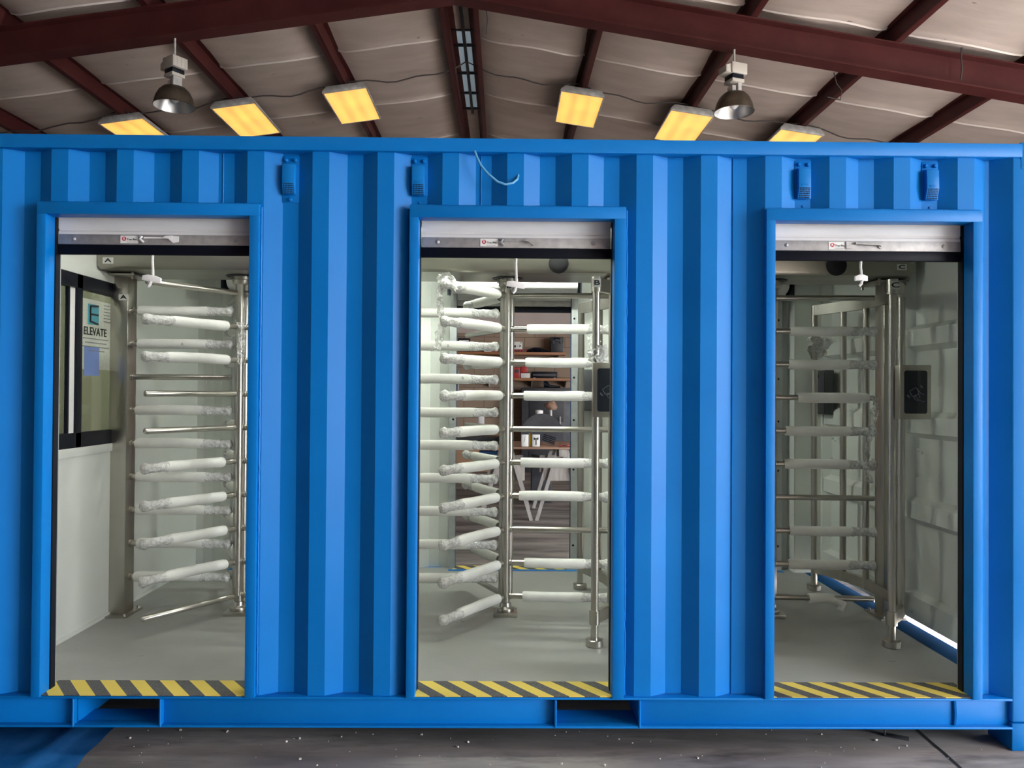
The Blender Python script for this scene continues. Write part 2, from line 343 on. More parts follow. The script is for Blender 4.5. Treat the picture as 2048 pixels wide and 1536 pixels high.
# ------------------------------------------------------------------ ceiling lamps
LY = 7.27
lamp_spots = [(-5.27, 'light panel at the left end of the row, half behind the container'),
              (-3.744, 'light panel next to the left bell lamp on its right side'),
              (-2.22, 'fluorescent ceiling light just left of the roof ridge'),
              (1.05, 'fluorescent ceiling light just right of the roof ridge'),
              (2.568, 'fluorescent ceiling light directly beside the right bell lamp'),
              (4.09, 'light panel at the right end of the row, half behind the container')]
lens_me = housing_me = None
for x, lb in lamp_spots:
    zb = roof(x, PURL_B)-.10
    t = thing('fluorescent_light', 'glowing yellow '+lb, 'ceiling light', (x, LY+.61, zb), 'yellow fluorescent panels under the roof')
    t.rotation_euler = (0, math.atan(SL) * (-1 if x < RIDGE_X else 1)*(1 if x > RIDGE_X else 1), 0)
    if lens_me is None:
        lens_me = MB().box(-.29, .29, -.595, .595, -.004, .004).mesh('lens', 'lens', smooth=0)
        mb = MB(); w, l = .31, .615
        for bx in ((-w, -w+.02, -l, l, -.01, .02), (w-.02, w, -l, l, -.01, .02), (-w, w, -l, -l+.02, -.01, .02), (-w, w, l-.02, l, -.01, .02)): mb.box(*bx)
        mb.rings([[(-w, -l, .02), (w, -l, .02), (w, l, .02), (-w, l, .02)], [(-w+.06, -l+.03, .095), (w-.06, -l+.03, .095), (w-.06, l-.03, .095), (-w+.06, l-.03, .095)]])
        housing_me = mb.mesh('housing', 'lampmet', bevel=.004, smooth=30)
        mb = MB()
        for s in (-1, 1): mb.tube([(s*.08, -.45, .09), (s*.06, -.48, .15), (s*.02, -.5, .17), (0, -.5, .19)], .006, 6)
        hook_me = mb.mesh('hanger_wire', 'galv')
    link('housing', housing_me, t); link('lens', lens_me, t); link('hanger_wire', hook_me, t)
# the supply cable sagging from lamp to lamp
pts = []
xs = [-7.6]+[p[0] for p in lamp_spots[:3]]+[RIDGE_X]+[p[0] for p in lamp_spots[3:]]+[5.7]
for a, b in zip(xs[:-1], xs[1:]):
    for i in range(12):
        u = i/12; x = a+(b-a)*u; za = roof(a, PURL_B)-(.0 if a != RIDGE_X else -.02); zb_ = roof(b, PURL_B)
        pts.append((x, LY+.10, za+(zb_-za)*u+.07-.9*u*(1-u)*.42+.02*math.sin(9*x)))
tag(MB().tube(pts, .010, 6).build('power_cable', 'cwire'), 'thin dark power cable sagging from one yellow light to the next under the roof', 'cable')

def highbay(x, label, rz_):
    zrim = 4.50; zb = roof(x, PURL_B-RD)
    t = thing('high_bay_lamp', label, 'pendant lamp', (x, RYC, zrim), 'bell shaped high bay lamps', rz_)
    H = zb-zrim
    prof = [(.205, 0), (.20, .03), (.185, .09), (.155, .15), (.115, .19), (.075, .205)]
    MB().rings([[(r*math.cos(a*math.pi/16), r*math.sin(a*math.pi/16), z) for a in range(32)] for r, z in [(.208, -.004), (.212, 0), (.205, .006)]+prof[1:]], cap=False).build('reflector', 'bronze', t, recalc=False)
    inner = [(.207, -.003), (.196, .03), (.181, .088), (.15, .146), (.11, .185), (.0, .19)]
    MB().rings([[(max(r, .001)*math.cos(-a*math.pi/16), max(r, .001)*math.sin(-a*math.pi/16), z) for a in range(32)] for r, z in inner], cap=False).build('reflector_lining', 'mirror', t, recalc=False)
    MB().lathe([(.02, .18), (.03, .14), (.05, .09), (.045, .06), (.02, .035), (.002, .03)]).build('bulb', 'bulb', t)
    mb = MB(); mb.box(-.055, -.01, -.045, .045, .19, .27); mb.box(.015, .06, -.05, .05, .19, .31)
    mb.build('socket_bracket', 'lampmet', t, bevel=.004)
    MB().box(-.075, .075, -.075, .075, .30, .335).build('mounting_plate', 'ballast', t, bevel=.004)
    MB().box(-.07, .07, -.07, .07, .335, .385).build('terminal_block', 'blackm', t, bevel=.004)
    mb = MB(); mb.box(-.085, .105, -.085, .085, .385, .50); mb.prism([(-.085, .385), (-.15, .39), (-.15, .46), (-.085, .485)], 'y', -.07, .07)
    for i in range(4): mb.box(-.088, .108, -.09+.043*i+.010, -.09+.043*i+.036, .39, .495)
    mb.build('ballast_housing', 'ballast', t, bevel=.005)
    MB().cyl((0, 0, .50), (0, 0, H), .011, seg=8).build('hanging_rod', 'lampmet', t)
highbay(-3.50, 'unlit bell lamp hanging from the rafter between the two yellow lights at left', R(-35))
highbay(2.42, 'unlit bell lamp hanging from the rafter beside a yellow light at right', R(20))
# dusty strings and a bent hook wire hanging from the roof steel
tag(MB().tube([(4.78, RYC-.12, 5.16), (4.77, RYC-.13, 5.05), (4.78, RYC-.13, 4.93), (4.77, RYC-.12, 4.82)], .009, 5).build('hanging_rope', 'web'),
    'short frayed string hanging in front of the right roof rafter', 'string')
tag(MB().tube([(3.57, RYC+.2, 5.02), (3.60, RYC+.2, 4.90), (3.66, RYC+.2, 4.82), (3.64, RYC+.2, 4.72), (3.50, RYC+.2, 4.75)], .006, 5).build('bent_wire', 'web'),
    'bent wire hook dangling under the right roof rafter', 'wire')
tag(MB().tube([(-.22, RYC+.12, 5.62), (-.21, RYC+.12, 5.5), (-.22, RYC+.12, 5.36)], .006, 5).build('dust_string', 'web'),
    'dark dust string hanging beside the ridge purlin', 'string')

# ------------------------------------------------------------------ shipping container
X0, X1, YD = -3.713, 2.345, 2.438
FL = .226
cont = thing('shipping_container', 'bright blue shipping container with three doorways and corrugated side wall', 'shipping container', (0, 0, 0))
DOORS = [dict(o0=-1.975, o1=-1.040, i0=-1.936, i1=-1.082), dict(o0=-.406, o1=.513, i0=-.368, i1=.464), dict(o0=1.110, o1=2.036, i0=1.150, i1=1.995)]
HT, HI = 2.300, 2.250      # frame outer and inner top
ZT0, ZT1, ZB0, ZB1 = 2.531, 2.591, .092, .222
PITCH = .2765; E0 = -.752   # right ends of the outer flats
YO, YI = .012, .050
def corr_profile(x0, x1, yo, yi):
    ev = []
    for k in range(-14, 14):
        e = E0+PITCH*k
        ev += [(e-.071, yo), (e, yo), (e+.070, yi), (e+.138, yi)]
    ev.sort()
    def yat(x):
        for (a, ya), (b, yb) in zip(ev[:-1], ev[1:]):
            if a <= x <= b: return ya+(yb-ya)*(x-a)/(b-a)
    return [(x0, yat(x0))]+[p for p in ev if x0+1e-4 < p[0] < x1-1e-4]+[(x1, yat(x1))]
def corr(mb, x0, x1, z0, z1, yo, yi, t=0.0):
    p = corr_profile(x0, x1, yo, yi)
    n = len(p); vs = [(x, y+t, z0) for x, y in p]+[(x, y+t, z1) for x, y in p]
    mb.add(vs, [(i, i+1, n+i+1, n+i) for i in range(n-1)])
def side_wall(yo, yi, holes, ztop, t=0):
    mb = MB(); xs = X0+.16; xe = 2.10
    for h0, h1 in holes: corr(mb, xs, h0+.004, ZB1, ZT0+.01, yo, yi, t); corr(mb, h0+.004, h1-.004, ztop-.006, ZT0+.01, yo, yi, t); xs = h1-.004
    corr(mb, xs, xe, ZB1, ZT0+.01, yo, yi, t)
    return mb
mb = side_wall(YO, YI, [(d['o0'], d['o1']) for d in DOORS], HT)
mb.add([(2.10, YI, ZB1), (2.168, 0, ZB1), (2.168, 0, ZT0), (2.10, YI, ZT0)], [(0, 1, 2, 3)])
mb.build('front_wall', 'blue', cont, smooth=0, recalc=False)
side_wall(YO, YI, [(d['o0'], d['o1']) for d in DOORS], HT, .003).build('front_lining', 'white', cont, smooth=0, recalc=False)
RO = [(-1.972, -1.058), (-.394, .532), (1.108, 2.027)]       # rear doorways (outer), inner
RI = [(-1.93, -1.10), (-.352, .49), (1.150, 1.985)]
side_wall(YD-YO, YD-YI, RO, HT).build('rear_wall', 'blue', cont, smooth=0, recalc=False)
side_wall(YD-YO, YD-YI, RO, HT, -.003).build('rear_lining', 'white', cont, smooth=0, recalc=False)
# weld seams of the wall panels
for x in (-1.215, -.106, .985):
    y = dict(corr_profile(-3, 2.05, YO, YI)); yy = YO
    for (a, ya), (b, yb) in zip(corr_profile(-3, 2.05, YO, YI)[:-1], corr_profile(-3, 2.05, YO, YI)[1:]):
        if a <= x <= b: yy = ya+(yb-ya)*(x-a)/(b-a)
    z0 = ZB1 if x > .9 else HT
    if x < -1: z0 = HT
    MB().tube([(x, yy-.001, z0), (x, yy-.001, ZT0)], .003, 6).build('weld_seam', 'blue', cont)
# rails
def rail(name, mt, y0, y1): return MB().box(X0+.17, X1-.13, y0, y1, ZT0, ZT1).build(name, mt, cont, bevel=.006)
rail('top_rail', 'blue', -.004, .058); rail('top_rail', 'blue', YD-.058, YD+.004)
PK = [(-1.798, -1.438), (.228, .580)]
def bottom_rail(s):
    mb = MB(); Y = lambda y: y if s > 0 else YD-y
    def bx(x0, x1, ya, yb, z0, z1): mb.box(x0, x1, min(Y(ya), Y(yb)), max(Y(ya), Y(yb)), z0, z1)
    bx(X0+.17, 2.17, -.004, .05, ZB1-.010, ZB1)
    bx(X0+.17, 2.17, -.004, .05, ZB0, ZB0+.010)
    xs = X0+.17
    for a, b in PK+[(2.17, 2.17)]:
        bx(xs, a, .022, .032, ZB0+.008, ZB1-.008)
        if a < 2: xs = b
    return mb.build('bottom_rail', 'blue', cont, bevel=.003)
bottom_rail(1); bottom_rail(-1)
for a, b in PK:
    mb = MB(); mb.box(a-.006, a, 0, .42, ZB0, ZB1-.008); mb.box(b, b+.006, 0, .42, ZB0, ZB1-.008); mb.box(a, b, .0, .17, ZB0, ZB0+.008)
    mb.tube([(a-.002, -.003, ZB0+.005), (a-.002, -.003, ZB1-.01)], .005, 6); mb.tube([(b+.002, -.003, ZB0+.005), (b+.002, -.003, ZB1-.01)], .005, 6)
    mb.build('forklift_pocket', 'blue', cont, smooth=0)
MB().tube([(1.935, .018, ZB0+.01), (1.937, .016, .15), (1.934, .018, ZB1-.01)], .008, 6).build('weld_bead', 'blue', cont)
# corner posts and castings, end sills and headers
for cx0, cx1, sx in ((X0, X0+.18, -1), (2.166, X1, 1)):
    for y0, y1 in ((0, .17), (YD-.17, YD)):
        MB().box(cx0, cx1, y0, y1, .118, 2.535).build('corner_post', 'blue', cont, bevel=.012, seg=3)
        for z0 in (0, 2.591-.118+.006):
            xa, xb = (X0, X0+.178) if sx < 0 else ((2.167, X1) if z0 == 0 else (2.205, X1))
            cst = MB().box(xa, xb, y0-.003, y0+.165, z0, z0+.118).build('corner_casting', 'blue', cont, bevel=.006)
            yf = y0-.0035 if y0 == 0 else y0+.1655
            MB().lathe([(.031, 0), (.031, .002)], seg=20).build('casting_hole', 'hole', cst, loc=((xa+xb)/2, yf, z0+.06)).rotation_euler = (R(90), 0, 0)
for x0, x1 in ((X0, X0+.1), (2.235, X1)):
    MB().box(x0, min(x1, 2.304), .16, YD-.16, .045, FL).build('end_sill', 'blue', cont, bevel=.004)
    MB().box(x0-.0, x1, .16, YD-.16, 2.50, 2.615).build('end_header', 'blue', cont, bevel=.004)
MB().box(X0+.02, X1-.02, .03, YD-.03, 2.560, 2.575).build('roof_panel', 'blue', cont, smooth=0)
MB().box(X0+.05, 2.235, .055, YD-.055, 2.520, 2.526).build('ceiling_lining', 'white', cont, smooth=0)
MB().box(X0+.05, 2.17, .056, YD-.056, FL-.03, FL).build('floor_panel', 'cfloor', cont, smooth=0)
MB().box(2.17, 2.30, .10, YD-.10, FL-.03, FL+.001).build('door_sill', 'blueshade', cont, smooth=0)
for i in range(20):
    x = X0+.25+i*.29
    if any(a-.06 < x < b+.06 for a, b in PK): continue
    MB().box(x, x+.045, .035, YD-.035, ZB0+.015, FL-.03).build('cross_member', 'blue', cont, smooth=0)
MB().box(X0+.02, X0+.06, .1, YD-.1, FL, 2.52).build('end_wall', 'cream', cont, smooth=0)
# thresholds at the rear and at the front, with hazard tape
for i, d in enumerate(DOORS):
    h = ('haz_a', 'haz_b', 'haz_c')[i]
    mb = MB(); mb.box(d['i0']-.02, d['i1']+.02, -.002, .165, FL-.002, FL+.0015)
    o = mb.build('hazard_strip', h, cont, smooth=0); o['label'] = 'yellow and black striped threshold strip'
    MB().box(d['i0'], d['i1'], YD-.12, YD-.002, FL-.002, FL+.0015).build('hazard_strip', 'haz_b', cont, smooth=0)
    MB().box(RO[i][0], RO[i][1], YD-.165, YD-.12, FL-.002, FL+.002).build('masking_strip', 'blue', cont, smooth=0)

# door frames
def frame(y0, y1, o0, o1, i0, i1, front):
    mb = MB(); z0 = ZB1-.002
    mb.box(o0, i0, y0, y1, z0, HI+.001); mb.box(i1, o1, y0, y1, z0, HI+.001); mb.box(o0, o1, y0, y1, HI, HT)
    fr = mb.build('door_frame', 'blue', cont, bevel=.003)
    if front:
        w = MB(); pts = []
        for q in range(90): z = z0+.01+(HT-z0-.02)*q/89; pts.append((o1+.004+.0025*noise.noise(Vector((z*30, o1, 0))), YO-.004+.0, z))
        w.tube(pts, [.0045+.002*abs(noise.noise(Vector((p[2]*45, o1, 9)))) for p in pts], 6).build('weld_bead', 'blue', fr)
        w = MB(); pts = []
        for q in range(60): x = o0+(o1-o0)*q/59; pts.append((x, YO-.003, HT+.003+.002*noise.noise(Vector((x*40, 4, 0)))))
        w.tube(pts, [.004+.002*abs(noise.noise(Vector((p[0]*50, 3, 9)))) for p in pts], 6).build('weld_bead', 'blue', fr)
    return fr
for d in DOORS: frame(-.012, .058, d['o0'], d['o1'], d['i0'], d['i1'], True)
for (o0, o1), (i0, i1) in zip(RO, RI): frame(YD-.045, YD+.012, o0, o1, i0, i1, False)

# roll-up doors
def roller(i0, i1, y, s, front, k):
    """y: curtain plane, s: +1 when the inside lies towards +y"""
    mb = MB(); zb = 2.179; prof = [(0, 2.179), (.0, 2.192), (.006, 2.199), (.0, 2.206), (.0, 2.25), (.0, 2.30), (.0, 2.36)]
    a0, a1 = i0+.006, i1-.006
    n = len(prof); vs = [(a0, y+s*p[0], p[1]) for p in prof]+[(a1, y+s*p[0], p[1]) for p in prof]+[(a0, y+s*(p[0]+.004), p[1]) for p in prof]+[(a1, y+s*(p[0]+.004), p[1]) for p in prof]
    fs = [(j, n+j, n+j+1, j+1) for j in range(n-1)]+[(2*n+j, 2*n+j+1, 3*n+j+1, 3*n+j) for j in range(n-1)]
    mb.add(vs, fs)
    rd = mb.build('roller_door', 'curtain', cont, smooth=40)
    c = (y+s*.125, 2.375 if front else 2.335); r = .115
    mb = MB(); seg = 40
    ring = lambda x: [(x, c[0]+(r+.006*(math.cos(8*a*2*math.pi/seg) > .3))*math.cos(a*2*math.pi/seg), c[1]+(r+.006*(math.cos(8*a*2*math.pi/seg) > .3))*math.sin(a*2*math.pi/seg)) for a in range(seg)]
    mb.rings([ring(a0-.03), ring(a1+.03)]); mb.build('curtain_coil', 'curtain', rd, smooth=50)
    for xx in (i0-.05, i1+.04):
        MB().prism([(c[0]-.13, c[1]-.15), (c[0]+.12, c[1]-.12), (c[0]+.13, c[1]+.12), (c[0]-.13, c[1]+.14)], 'x', xx, xx+.008).build('coil_bracket', 'blackm', rd, smooth=0)
    yb = y-s*.004
    b0, b1 = min(yb, yb+s*.02), max(yb, yb+s*.02)
    MB().box(a0, a1, b0, b1, 2.137, 2.181).build('bottom_bar', 'galv', rd, bevel=.002)
    MB().box(a0-.01, a1+.01, b0+.004, b1+.002, 2.094, 2.139).build('bottom_seal', 'black', rd, bevel=.006)
    for xx in (i0-.024, i1-.003):
        MB().box(xx, xx+.027, min(y-s*.013, y+s*.022), max(y-s*.013, y+s*.022), FL, 2.25).build('door_guide', 'blackm', rd, smooth=0)
    # galvanised angle on the inside of the wall with bolt heads
    for xx, sg in ((i0, -1), (i1, 1)):
        mb = MB(); ya, yb2 = sorted((y+s*.023, y+s*.029)); xa, xb = sorted((xx+sg*-.002, xx+sg*.045))
        mb.box(xa, xb, ya, yb2, FL, 2.28); xc, xd = sorted((xx+sg*.039, xx+sg*.045)); ye, yf = sorted((y+s*.0, y+s*.028)); mb.box(xc, xd, ye, yf, FL, 2.28)
        ga = mb.build('guide_angle', 'galvp', rd, smooth=0)
        if not front:
            for z in (.40, .95, 1.31, 1.62, 2.05):
                MB().lathe([(.008, 0), (.008, .002)], seg=12).build('bolt_hole', 'hole', ga, loc=(xx+sg*.018, y+s*.0305, z)).rotation_euler = (R(90*s), 0, 0)
    if not front:
        MB().box(i1-.13, i1-.05, b0-.012, b0, 2.14, 2.165).build('slide_latch', 'galv', rd, bevel=.002)
        return rd
    # front only: rivets, sticker, slide latch, pull rope
    yf = yb-.001
    for x in (i0+.075, i1-.082):
        MB().lathe([(.0001, .006), (.005, .005), (.008, .002), (.009, 0)], seg=14).build('rivet', 'galv', rd, loc=(x, yf+.001, 2.160)).rotation_euler = (R(90), 0, 0)
    sx = i0+.335-.045*(k == 0) - .045*(k == 2)*0
    sx = (-1.615, -.062, 1.455)[k]
    st = MB().box(sx-.046, sx+.030, yf-.0008, yf+.001, 2.143, 2.176).build('maker_sticker', 'paper', rd, smooth=0)
    MB().lathe([(.0092, 0), (.0092, .0006)], seg=24).build('sticker_emblem', 'red', st, loc=(sx-.030, yf-.0008, 2.162)).rotation_euler = (R(90), 0, 0)
    MB().text('R', .015, FRONT(sx-.030, yf-.0016, 2.162), bold=.0004).build('sticker_letter', 'paper', st, smooth=0)
    MB().text('Trac-Rite', .0115, FRONT(sx+.004, yf-.001, 2.159), bold=.0003).build('sticker_name', 'ink', st, smooth=0)
    MB().box(sx-.02, sx+.02, yf-.0012, yf-.0006, 2.1475, 2.1487).build('sticker_line', 'ink', st, smooth=0)
    lx0, lx1 = sx+.045, sx+.045+.135
    mb = MB()
    if k == 2:
        mb.prism([(lx0-.016, 2.146), (lx0-.016, 2.176), (lx0+.012, 2.176), (lx0+.035, 2.170), (lx0+.034, 2.164), (lx0+.012, 2.146)], 'y', yf-.006, yf)
        mb.tube([(lx0+.02, yf-.012, 2.168), (lx1-.01, yf-.012, 2.165), (lx1, yf-.008, 2.160)], .006, 8); mb.lathe([(.013, 0), (.013, .004)], (0, 0, 0)); mb.v[-56:] = [(lx1+.002+x, yf-z-.001, 2.160+y) for x, y, z in mb.v[-56:]]
    else:
        mb.tube([(lx0-.006, yf-.004, 2.172), (lx0+.006, yf-.012, 2.169), (lx0-.002, yf-.012, 2.160), (lx0+.012, yf-.008, 2.146)], .005, 8)
        mb.prism([(lx1, 2.145), (lx1, 2.177), (lx1+.025, 2.174), (lx1+.025, 2.150)], 'y', yf-.003, yf)
        mb.prism([(lx1-.040, 2.167), (lx1-.025, 2.174), (lx1+.003, 2.176), (lx1+.003, 2.146), (lx1-.015, 2.162)], 'y', yf-.014, yf-.011)
        mb.box(lx0+.01, lx1, yf-.003, yf, 2.164, 2.170)
    mb.build('slide_latch', 'galv' if k else 'tag', rd, smooth=35)
    rx = (-1.530, .047, 1.557)[k]; ry = y+.012; zt = (1.992, 1.978, 2.020)[k]; tilt = (R(9), R(10), R(0))[k]
    mb = MB(); mb.tube([(rx+.002, ry, 2.12), (rx, ry, 2.07), (rx+.003, ry, zt+.02), (rx, ry, zt-.005)], .0058, 8)
    mb.tube([(rx, ry-.012, zt-.012), (rx-.004, ry-.014, zt-.026), (rx-.012, ry-.012, zt-.036)], [.007, .007, .006], 8)
    mb.build('pull_rope', 'rope', rd)
    mb = MB(); w = .040 if k < 2 else .027; T = Matrix.Translation((rx, ry-.004, zt))@Matrix.Rotation(tilt, 4, 'Y')
    P = [(-w, -.012), (-w, .008), (-w*.4, .015), (w*.4, .015), (w, .008), (w, -.012), (0, -.012)]
    n = len(P); mb.add([(a, -.007, b) for a, b in P]+[(a, .007, b) for a, b in P], [tuple(range(n)), tuple(range(2*n-1, n-1, -1))]+[(j, (j+1) % n, n+(j+1) % n, n+j) for j in range(n)], T)
    mb.build('pull_tag', 'tag', rd, bevel=.0015)
    return rd
for k, d in enumerate(DOORS): roller(d['i0'], d['i1'], .072, 1, True, k)
for k, (a, b) in enumerate(RI): roller(a, b, YD-.072, -1, False, k)

# vents, wire and its hole
def vent(x, z1, full):
    y = YI
    v = MB().box(x-.036, x+.036, y-.004, y, z1-.20 if full else z1-.165, z1)
    vt = v.build('vent_cover', 'blue', cont, bevel=.0015)
    w, zt, zb = .030, z1-.035, z1-.168
    P = [(y-.004, zt), (y-.034, zt-.006), (y-.036, zb+.045), (y-.022, zb), (y-.004, zb)]
    MB().prism(P, 'x', x-w, x+w-.006).build('vent_hood', 'blue', vt, bevel=.003)
    mb = MB()
    for i in range(7):
        for j in range(6):
            u = (j+.5)/6; zz = zb+.045*u+.001; yy = y-.022-.014*u
            mb.box(x-w+.006+i*.0066, x-w+.010+i*.0066, yy-.0012, yy-.0002, zz-.0025, zz+.0020)
    mb.build('vent_mesh', 'hole', vt, smooth=0)
    MB().box(x-.018, x+.014, y-.0372, y-.0355, zb+.052, zb+.060).build('embossed_plate', 'blue', vt, bevel=.0006)
    for sx, sz in ((-.020, z1-.018), (.020, z1-.018))+(((0, z1-.188),) if full else ()):
        MB().lathe([(.0001, .012), (.005, .0115), (.0085, .007), (.0085, 0)], seg=14).build('bolt', 'blue', vt, loc=(x+sx, y-.004, sz)).rotation_euler = (R(90), 0, 0)
vx = [E0+PITCH*(-1)+.104, E0+PITCH+.104, E0+PITCH*7+.104, E0+PITCH*9+.104]
vent(vx[0], 2.520, True); vent(vx[1], 2.520, False); vent(vx[2], 2.522, False); vent(vx[3], 2.522, False)
for x in vx[1:]:
    MB().lathe([(.0001, .005), (.005, .004), (.006, 0)], seg=12).build('rivet', 'blue', cont, loc=(x+.002, YI, 2.325)).rotation_euler = (R(90), 0, 0)
hx = .052
hole = MB().lathe([(.012, 0), (.012, .0015)], seg=20).build('cable_hole', 'hole', cont, loc=(hx, .030, 2.462)); hole.rotation_euler = (R(90), 0, 0)
MB().tube([(-.131, .02, 2.545), (-.131, -.008, 2.530), (-.122, -.014, 2.505), (-.105, -.016, 2.470), (-.075, -.016, 2.435), (-.035, -.016, 2.402), (.0, -.014, 2.391), (.030, -.010, 2.398), (.050, .004, 2.420), (.056, .02, 2.448), (.053, .05, 2.460)], .0052, 8).build('dangling_wire', 'cable', cont)['label'] = 'pale blue wire looping to a hole'

# cargo doors seen from inside at the right end
def cargo_leaf(y0, y1):
    mb = MB(); xi = 2.285; xr = 2.335; z0, z1 = .262, 2.52
    b = .10; py0, py1 = y0+b, y1-b
    mb.box(xi, xr+.01, y0, py0, z0, z1); mb.box(xi, xr+.01, py1, y1, z0, z1); mb.box(xi, xr+.01, py0, py1, z0, .39); mb.box(xi, xr+.01, py0, py1, 2.33, z1)
    zs = [(.39, xi), (.41, xr)]
    for zc in (.866, 1.345, 1.83): zs += [(zc-.075, xr), (zc-.045, xi+.004), (zc+.045, xi+.004), (zc+.075, xr)]
    zs += [(2.31, xr), (2.33, xi)]
    n = len(zs); pv = [(x, py0, z) for z, x in zs]+[(x, py0+.03 if x > xi+.01 else py0, z) for z, x in zs]+[(x, py1-.03 if x > xi+.01 else py1, z) for z, x in zs]+[(x, py1, z) for z, x in zs]
    pv[:n] = [(xi, py0, z) for z, x in zs]; pv[3*n:] = [(xi, py1, z) for z, x in zs]
    mb.add(pv, [(c*n+i, c*n+i+1, (c+1)*n+i+1, (c+1)*n+i) for c in range(3) for i in range(n-1)])
    lf = mb.build('cargo_door', 'white', cont, smooth=0)
    return lf, py0, py1
for y0, y1 in ((.11, 1.205), (1.235, 2.33)):
    lf, a, b = cargo_leaf(y0, y1)
    for yy, zz in ((b-.06, 1.20), (b-.10, 1.19), (a+.25, 1.10), (a+.25, .96), (b-.06, .30), (b-.11, .30), (b-.05, 1.06), (b-.05, .90)):
        MB().lathe([(.0001, .014), (.008, .012), (.011, 0)], seg=12).build('bolt', 'white', lf, loc=(2.285 if zz < .39 else 2.334, yy, zz)).rotation_euler = (0, R(-90), 0)
    MB().box(2.346, 2.352, y0, y1, .255, 2.52).build('door_skin', 'blue', lf, smooth=0)
for ya, yb in ((.052, .175), (YD-.175, YD-.052)):
    mb = MB(); mb.box(2.095, 2.30, ya if ya > 1 else yb-.004, ya+.004 if ya > 1 else yb, FL, 2.52); mb.box(2.093, 2.097, ya, yb, FL, 2.52)
    mb.build('post_lining', 'white', cont, smooth=0)
MB().box(2.295, 2.34, .02, .10, FL, 2.5).build('door_post_lining', 'white', cont, smooth=0)
MB().box(2.295, 2.34, YD-.10, YD-.02, FL, 2.5).build('door_post_lining', 'white', cont, smooth=0)

# office partition at the left with its window
PXF = -2.242
def part_wall():
    mb = MB(); x0, x1 = PXF-.05, PXF
    wy0, wy1, wz0, wz1 = .30, 1.24, 1.205, 2.115
    mb.box(x0, x1, .055, wy0, FL, 2.52); mb.box(x0, x1, wy1, YD-.055, FL, 2.52); mb.box(x0, x1, wy0, wy1, FL, wz0); mb.box(x0, x1, wy0, wy1, wz1, 2.52)
    p = mb.build('partition_wall', 'white', cont, smooth=0)
    mb = MB(); mb.box(x1, x1+.012, .06, wy1, wz1, wz1+.048); mb.build('wall_trim', 'white', p, bevel=.002); mb = MB(); mb.box(x1, x1+.012, .06, wy1, wz0-.045, wz0)
    mb.build('wall_trim', 'white', p, bevel=.002)
    MB().box(x1, x1+.008, .06, YD-.06, FL, FL+.02).build('wall_base', 'white', p, smooth=0)
    mb = MB(); xa, xb = x0+.016, x1+.006
    mb.box(xa, xb, wy0, wy1, 2.042, wz1); mb.box(xa, xb, wy0, wy1, wz0, 1.283); mb.box(xa, xb, wy0, wy0+.05, wz0, wz1); mb.box(xa, xb, wy1-.05, wy1, wz0, wz1); mb.box(xa, xb, .778, .832, wz0, wz1)
    mb.build('window_frame', 'blackm', p, bevel=.002)
    MB().box(x0+.022, x1-.006, .735, .778, 1.283, 2.042).build('sliding_sash', 'tag', p, smooth=0); MB().box(x0+.020, x1-.008, .722, .735, 1.283, 2.042).build('sash_gasket', 'blackm', p, smooth=0)
    MB().box(x0+.022, x0+.026, wy0+.05, .72, 1.283, 2.042).build('window_pane', 'glass', p, smooth=0)
    MB().box(x0+.034, x0+.038, .83, wy1-.05, 1.283, 2.042).build('window_pane', 'glass', p, smooth=0)
    return p
part_wall()
xs = PXF-.009
nt_ = thing('window_notice', 'printed notice with a teal letter E and the word ELEVATE behind the partition glass', 'notice', (xs, .985, 1.62))
MB().box(-.004, -.001, -.155, .19, .0, .38).build('paper_sheet', 'paperg', nt_, smooth=0)
MB().box(-.001, .0008, -.075, .035, .245, .355).build('emblem_square', 'teal', nt_, smooth=0)
mb = MB()
for p in ([(.0015, -.055, .345), (.0015, -.055, .258)], [(.0015, -.055, .343), (.0015, .025, .350)], [(.0015, -.055, .300), (.0015, .025, .300)], [(.0015, -.055, .260), (.0015, .025, .250)]): mb.tube(p, .006, 4)
mb.build('emblem_letter', 'ink', nt_)
MB().text('ELEVATE', .062, EAST(.0012, 0.0, .205), font_sx=1.0, bold=.0005).build('notice_word', 'ink', nt_, smooth=0)
mb = MB()
for i, (a, b) in enumerate(((-.12, .14), (-.10, .12), (-.13, .15), (-.06, .10))): mb.box(-.001, .0008, a, b, .165-.022*i, .170-.022*i)
for i in range(6): mb.box(-.001, .0008, .09, .09+.06+.01*(i % 3), .36-.018*i, .364-.018*i)
mb.build('fine_print', 'inkg', nt_, smooth=0)
tag(MB().box(xs-.003, xs+.0005, .878, 1.03, 1.585, 1.745).build('blue_paper', 'bluep', smooth=0), 'plain blue paper square on the partition glass under the ELEVATE notice', 'paper')

# ------------------------------------------------------------------ container ceiling lamps, all unseen; all but the front B one added as fill
def strip(x, y, ln, label, mt='led'):
    t = thing('unseen_strip_lamp', label, 'strip light', (x, y, 2.52))
    MB().box(-ln/2, ln/2, -.05, .05, -.03, 0).build('lamp_base', 'tag', t, bevel=.004)
    MB().box(-ln/2+.02, ln/2-.02, -.035, .035, -.05, -.03).build('diffuser', mt, t, bevel=.006)
strip(.05, .62, 1.1, 'white strip light on the container ceiling in front of turnstile B')
M['fill_b_rear'] = mat('fill_strip_cover_bright', (.9, .9, .85), .4, emit=(.93, 1.0, .88), estr=105)
strip(.05, 1.85, 1.1, 'unseen strip light added to brighten the back wall behind turnstile B', 'fill_b_rear')  # added unseen lamp, brightens the wall behind B
M['fill_a_front'] = mat('fill_strip_cover_cool', (.9, .9, .88), .4, emit=(1.0, .99, .93), estr=30)
M['fill_a_rear'] = mat('fill_strip_cover_dim', (.9, .9, .85), .4, emit=(.93, 1.0, .82), estr=4)
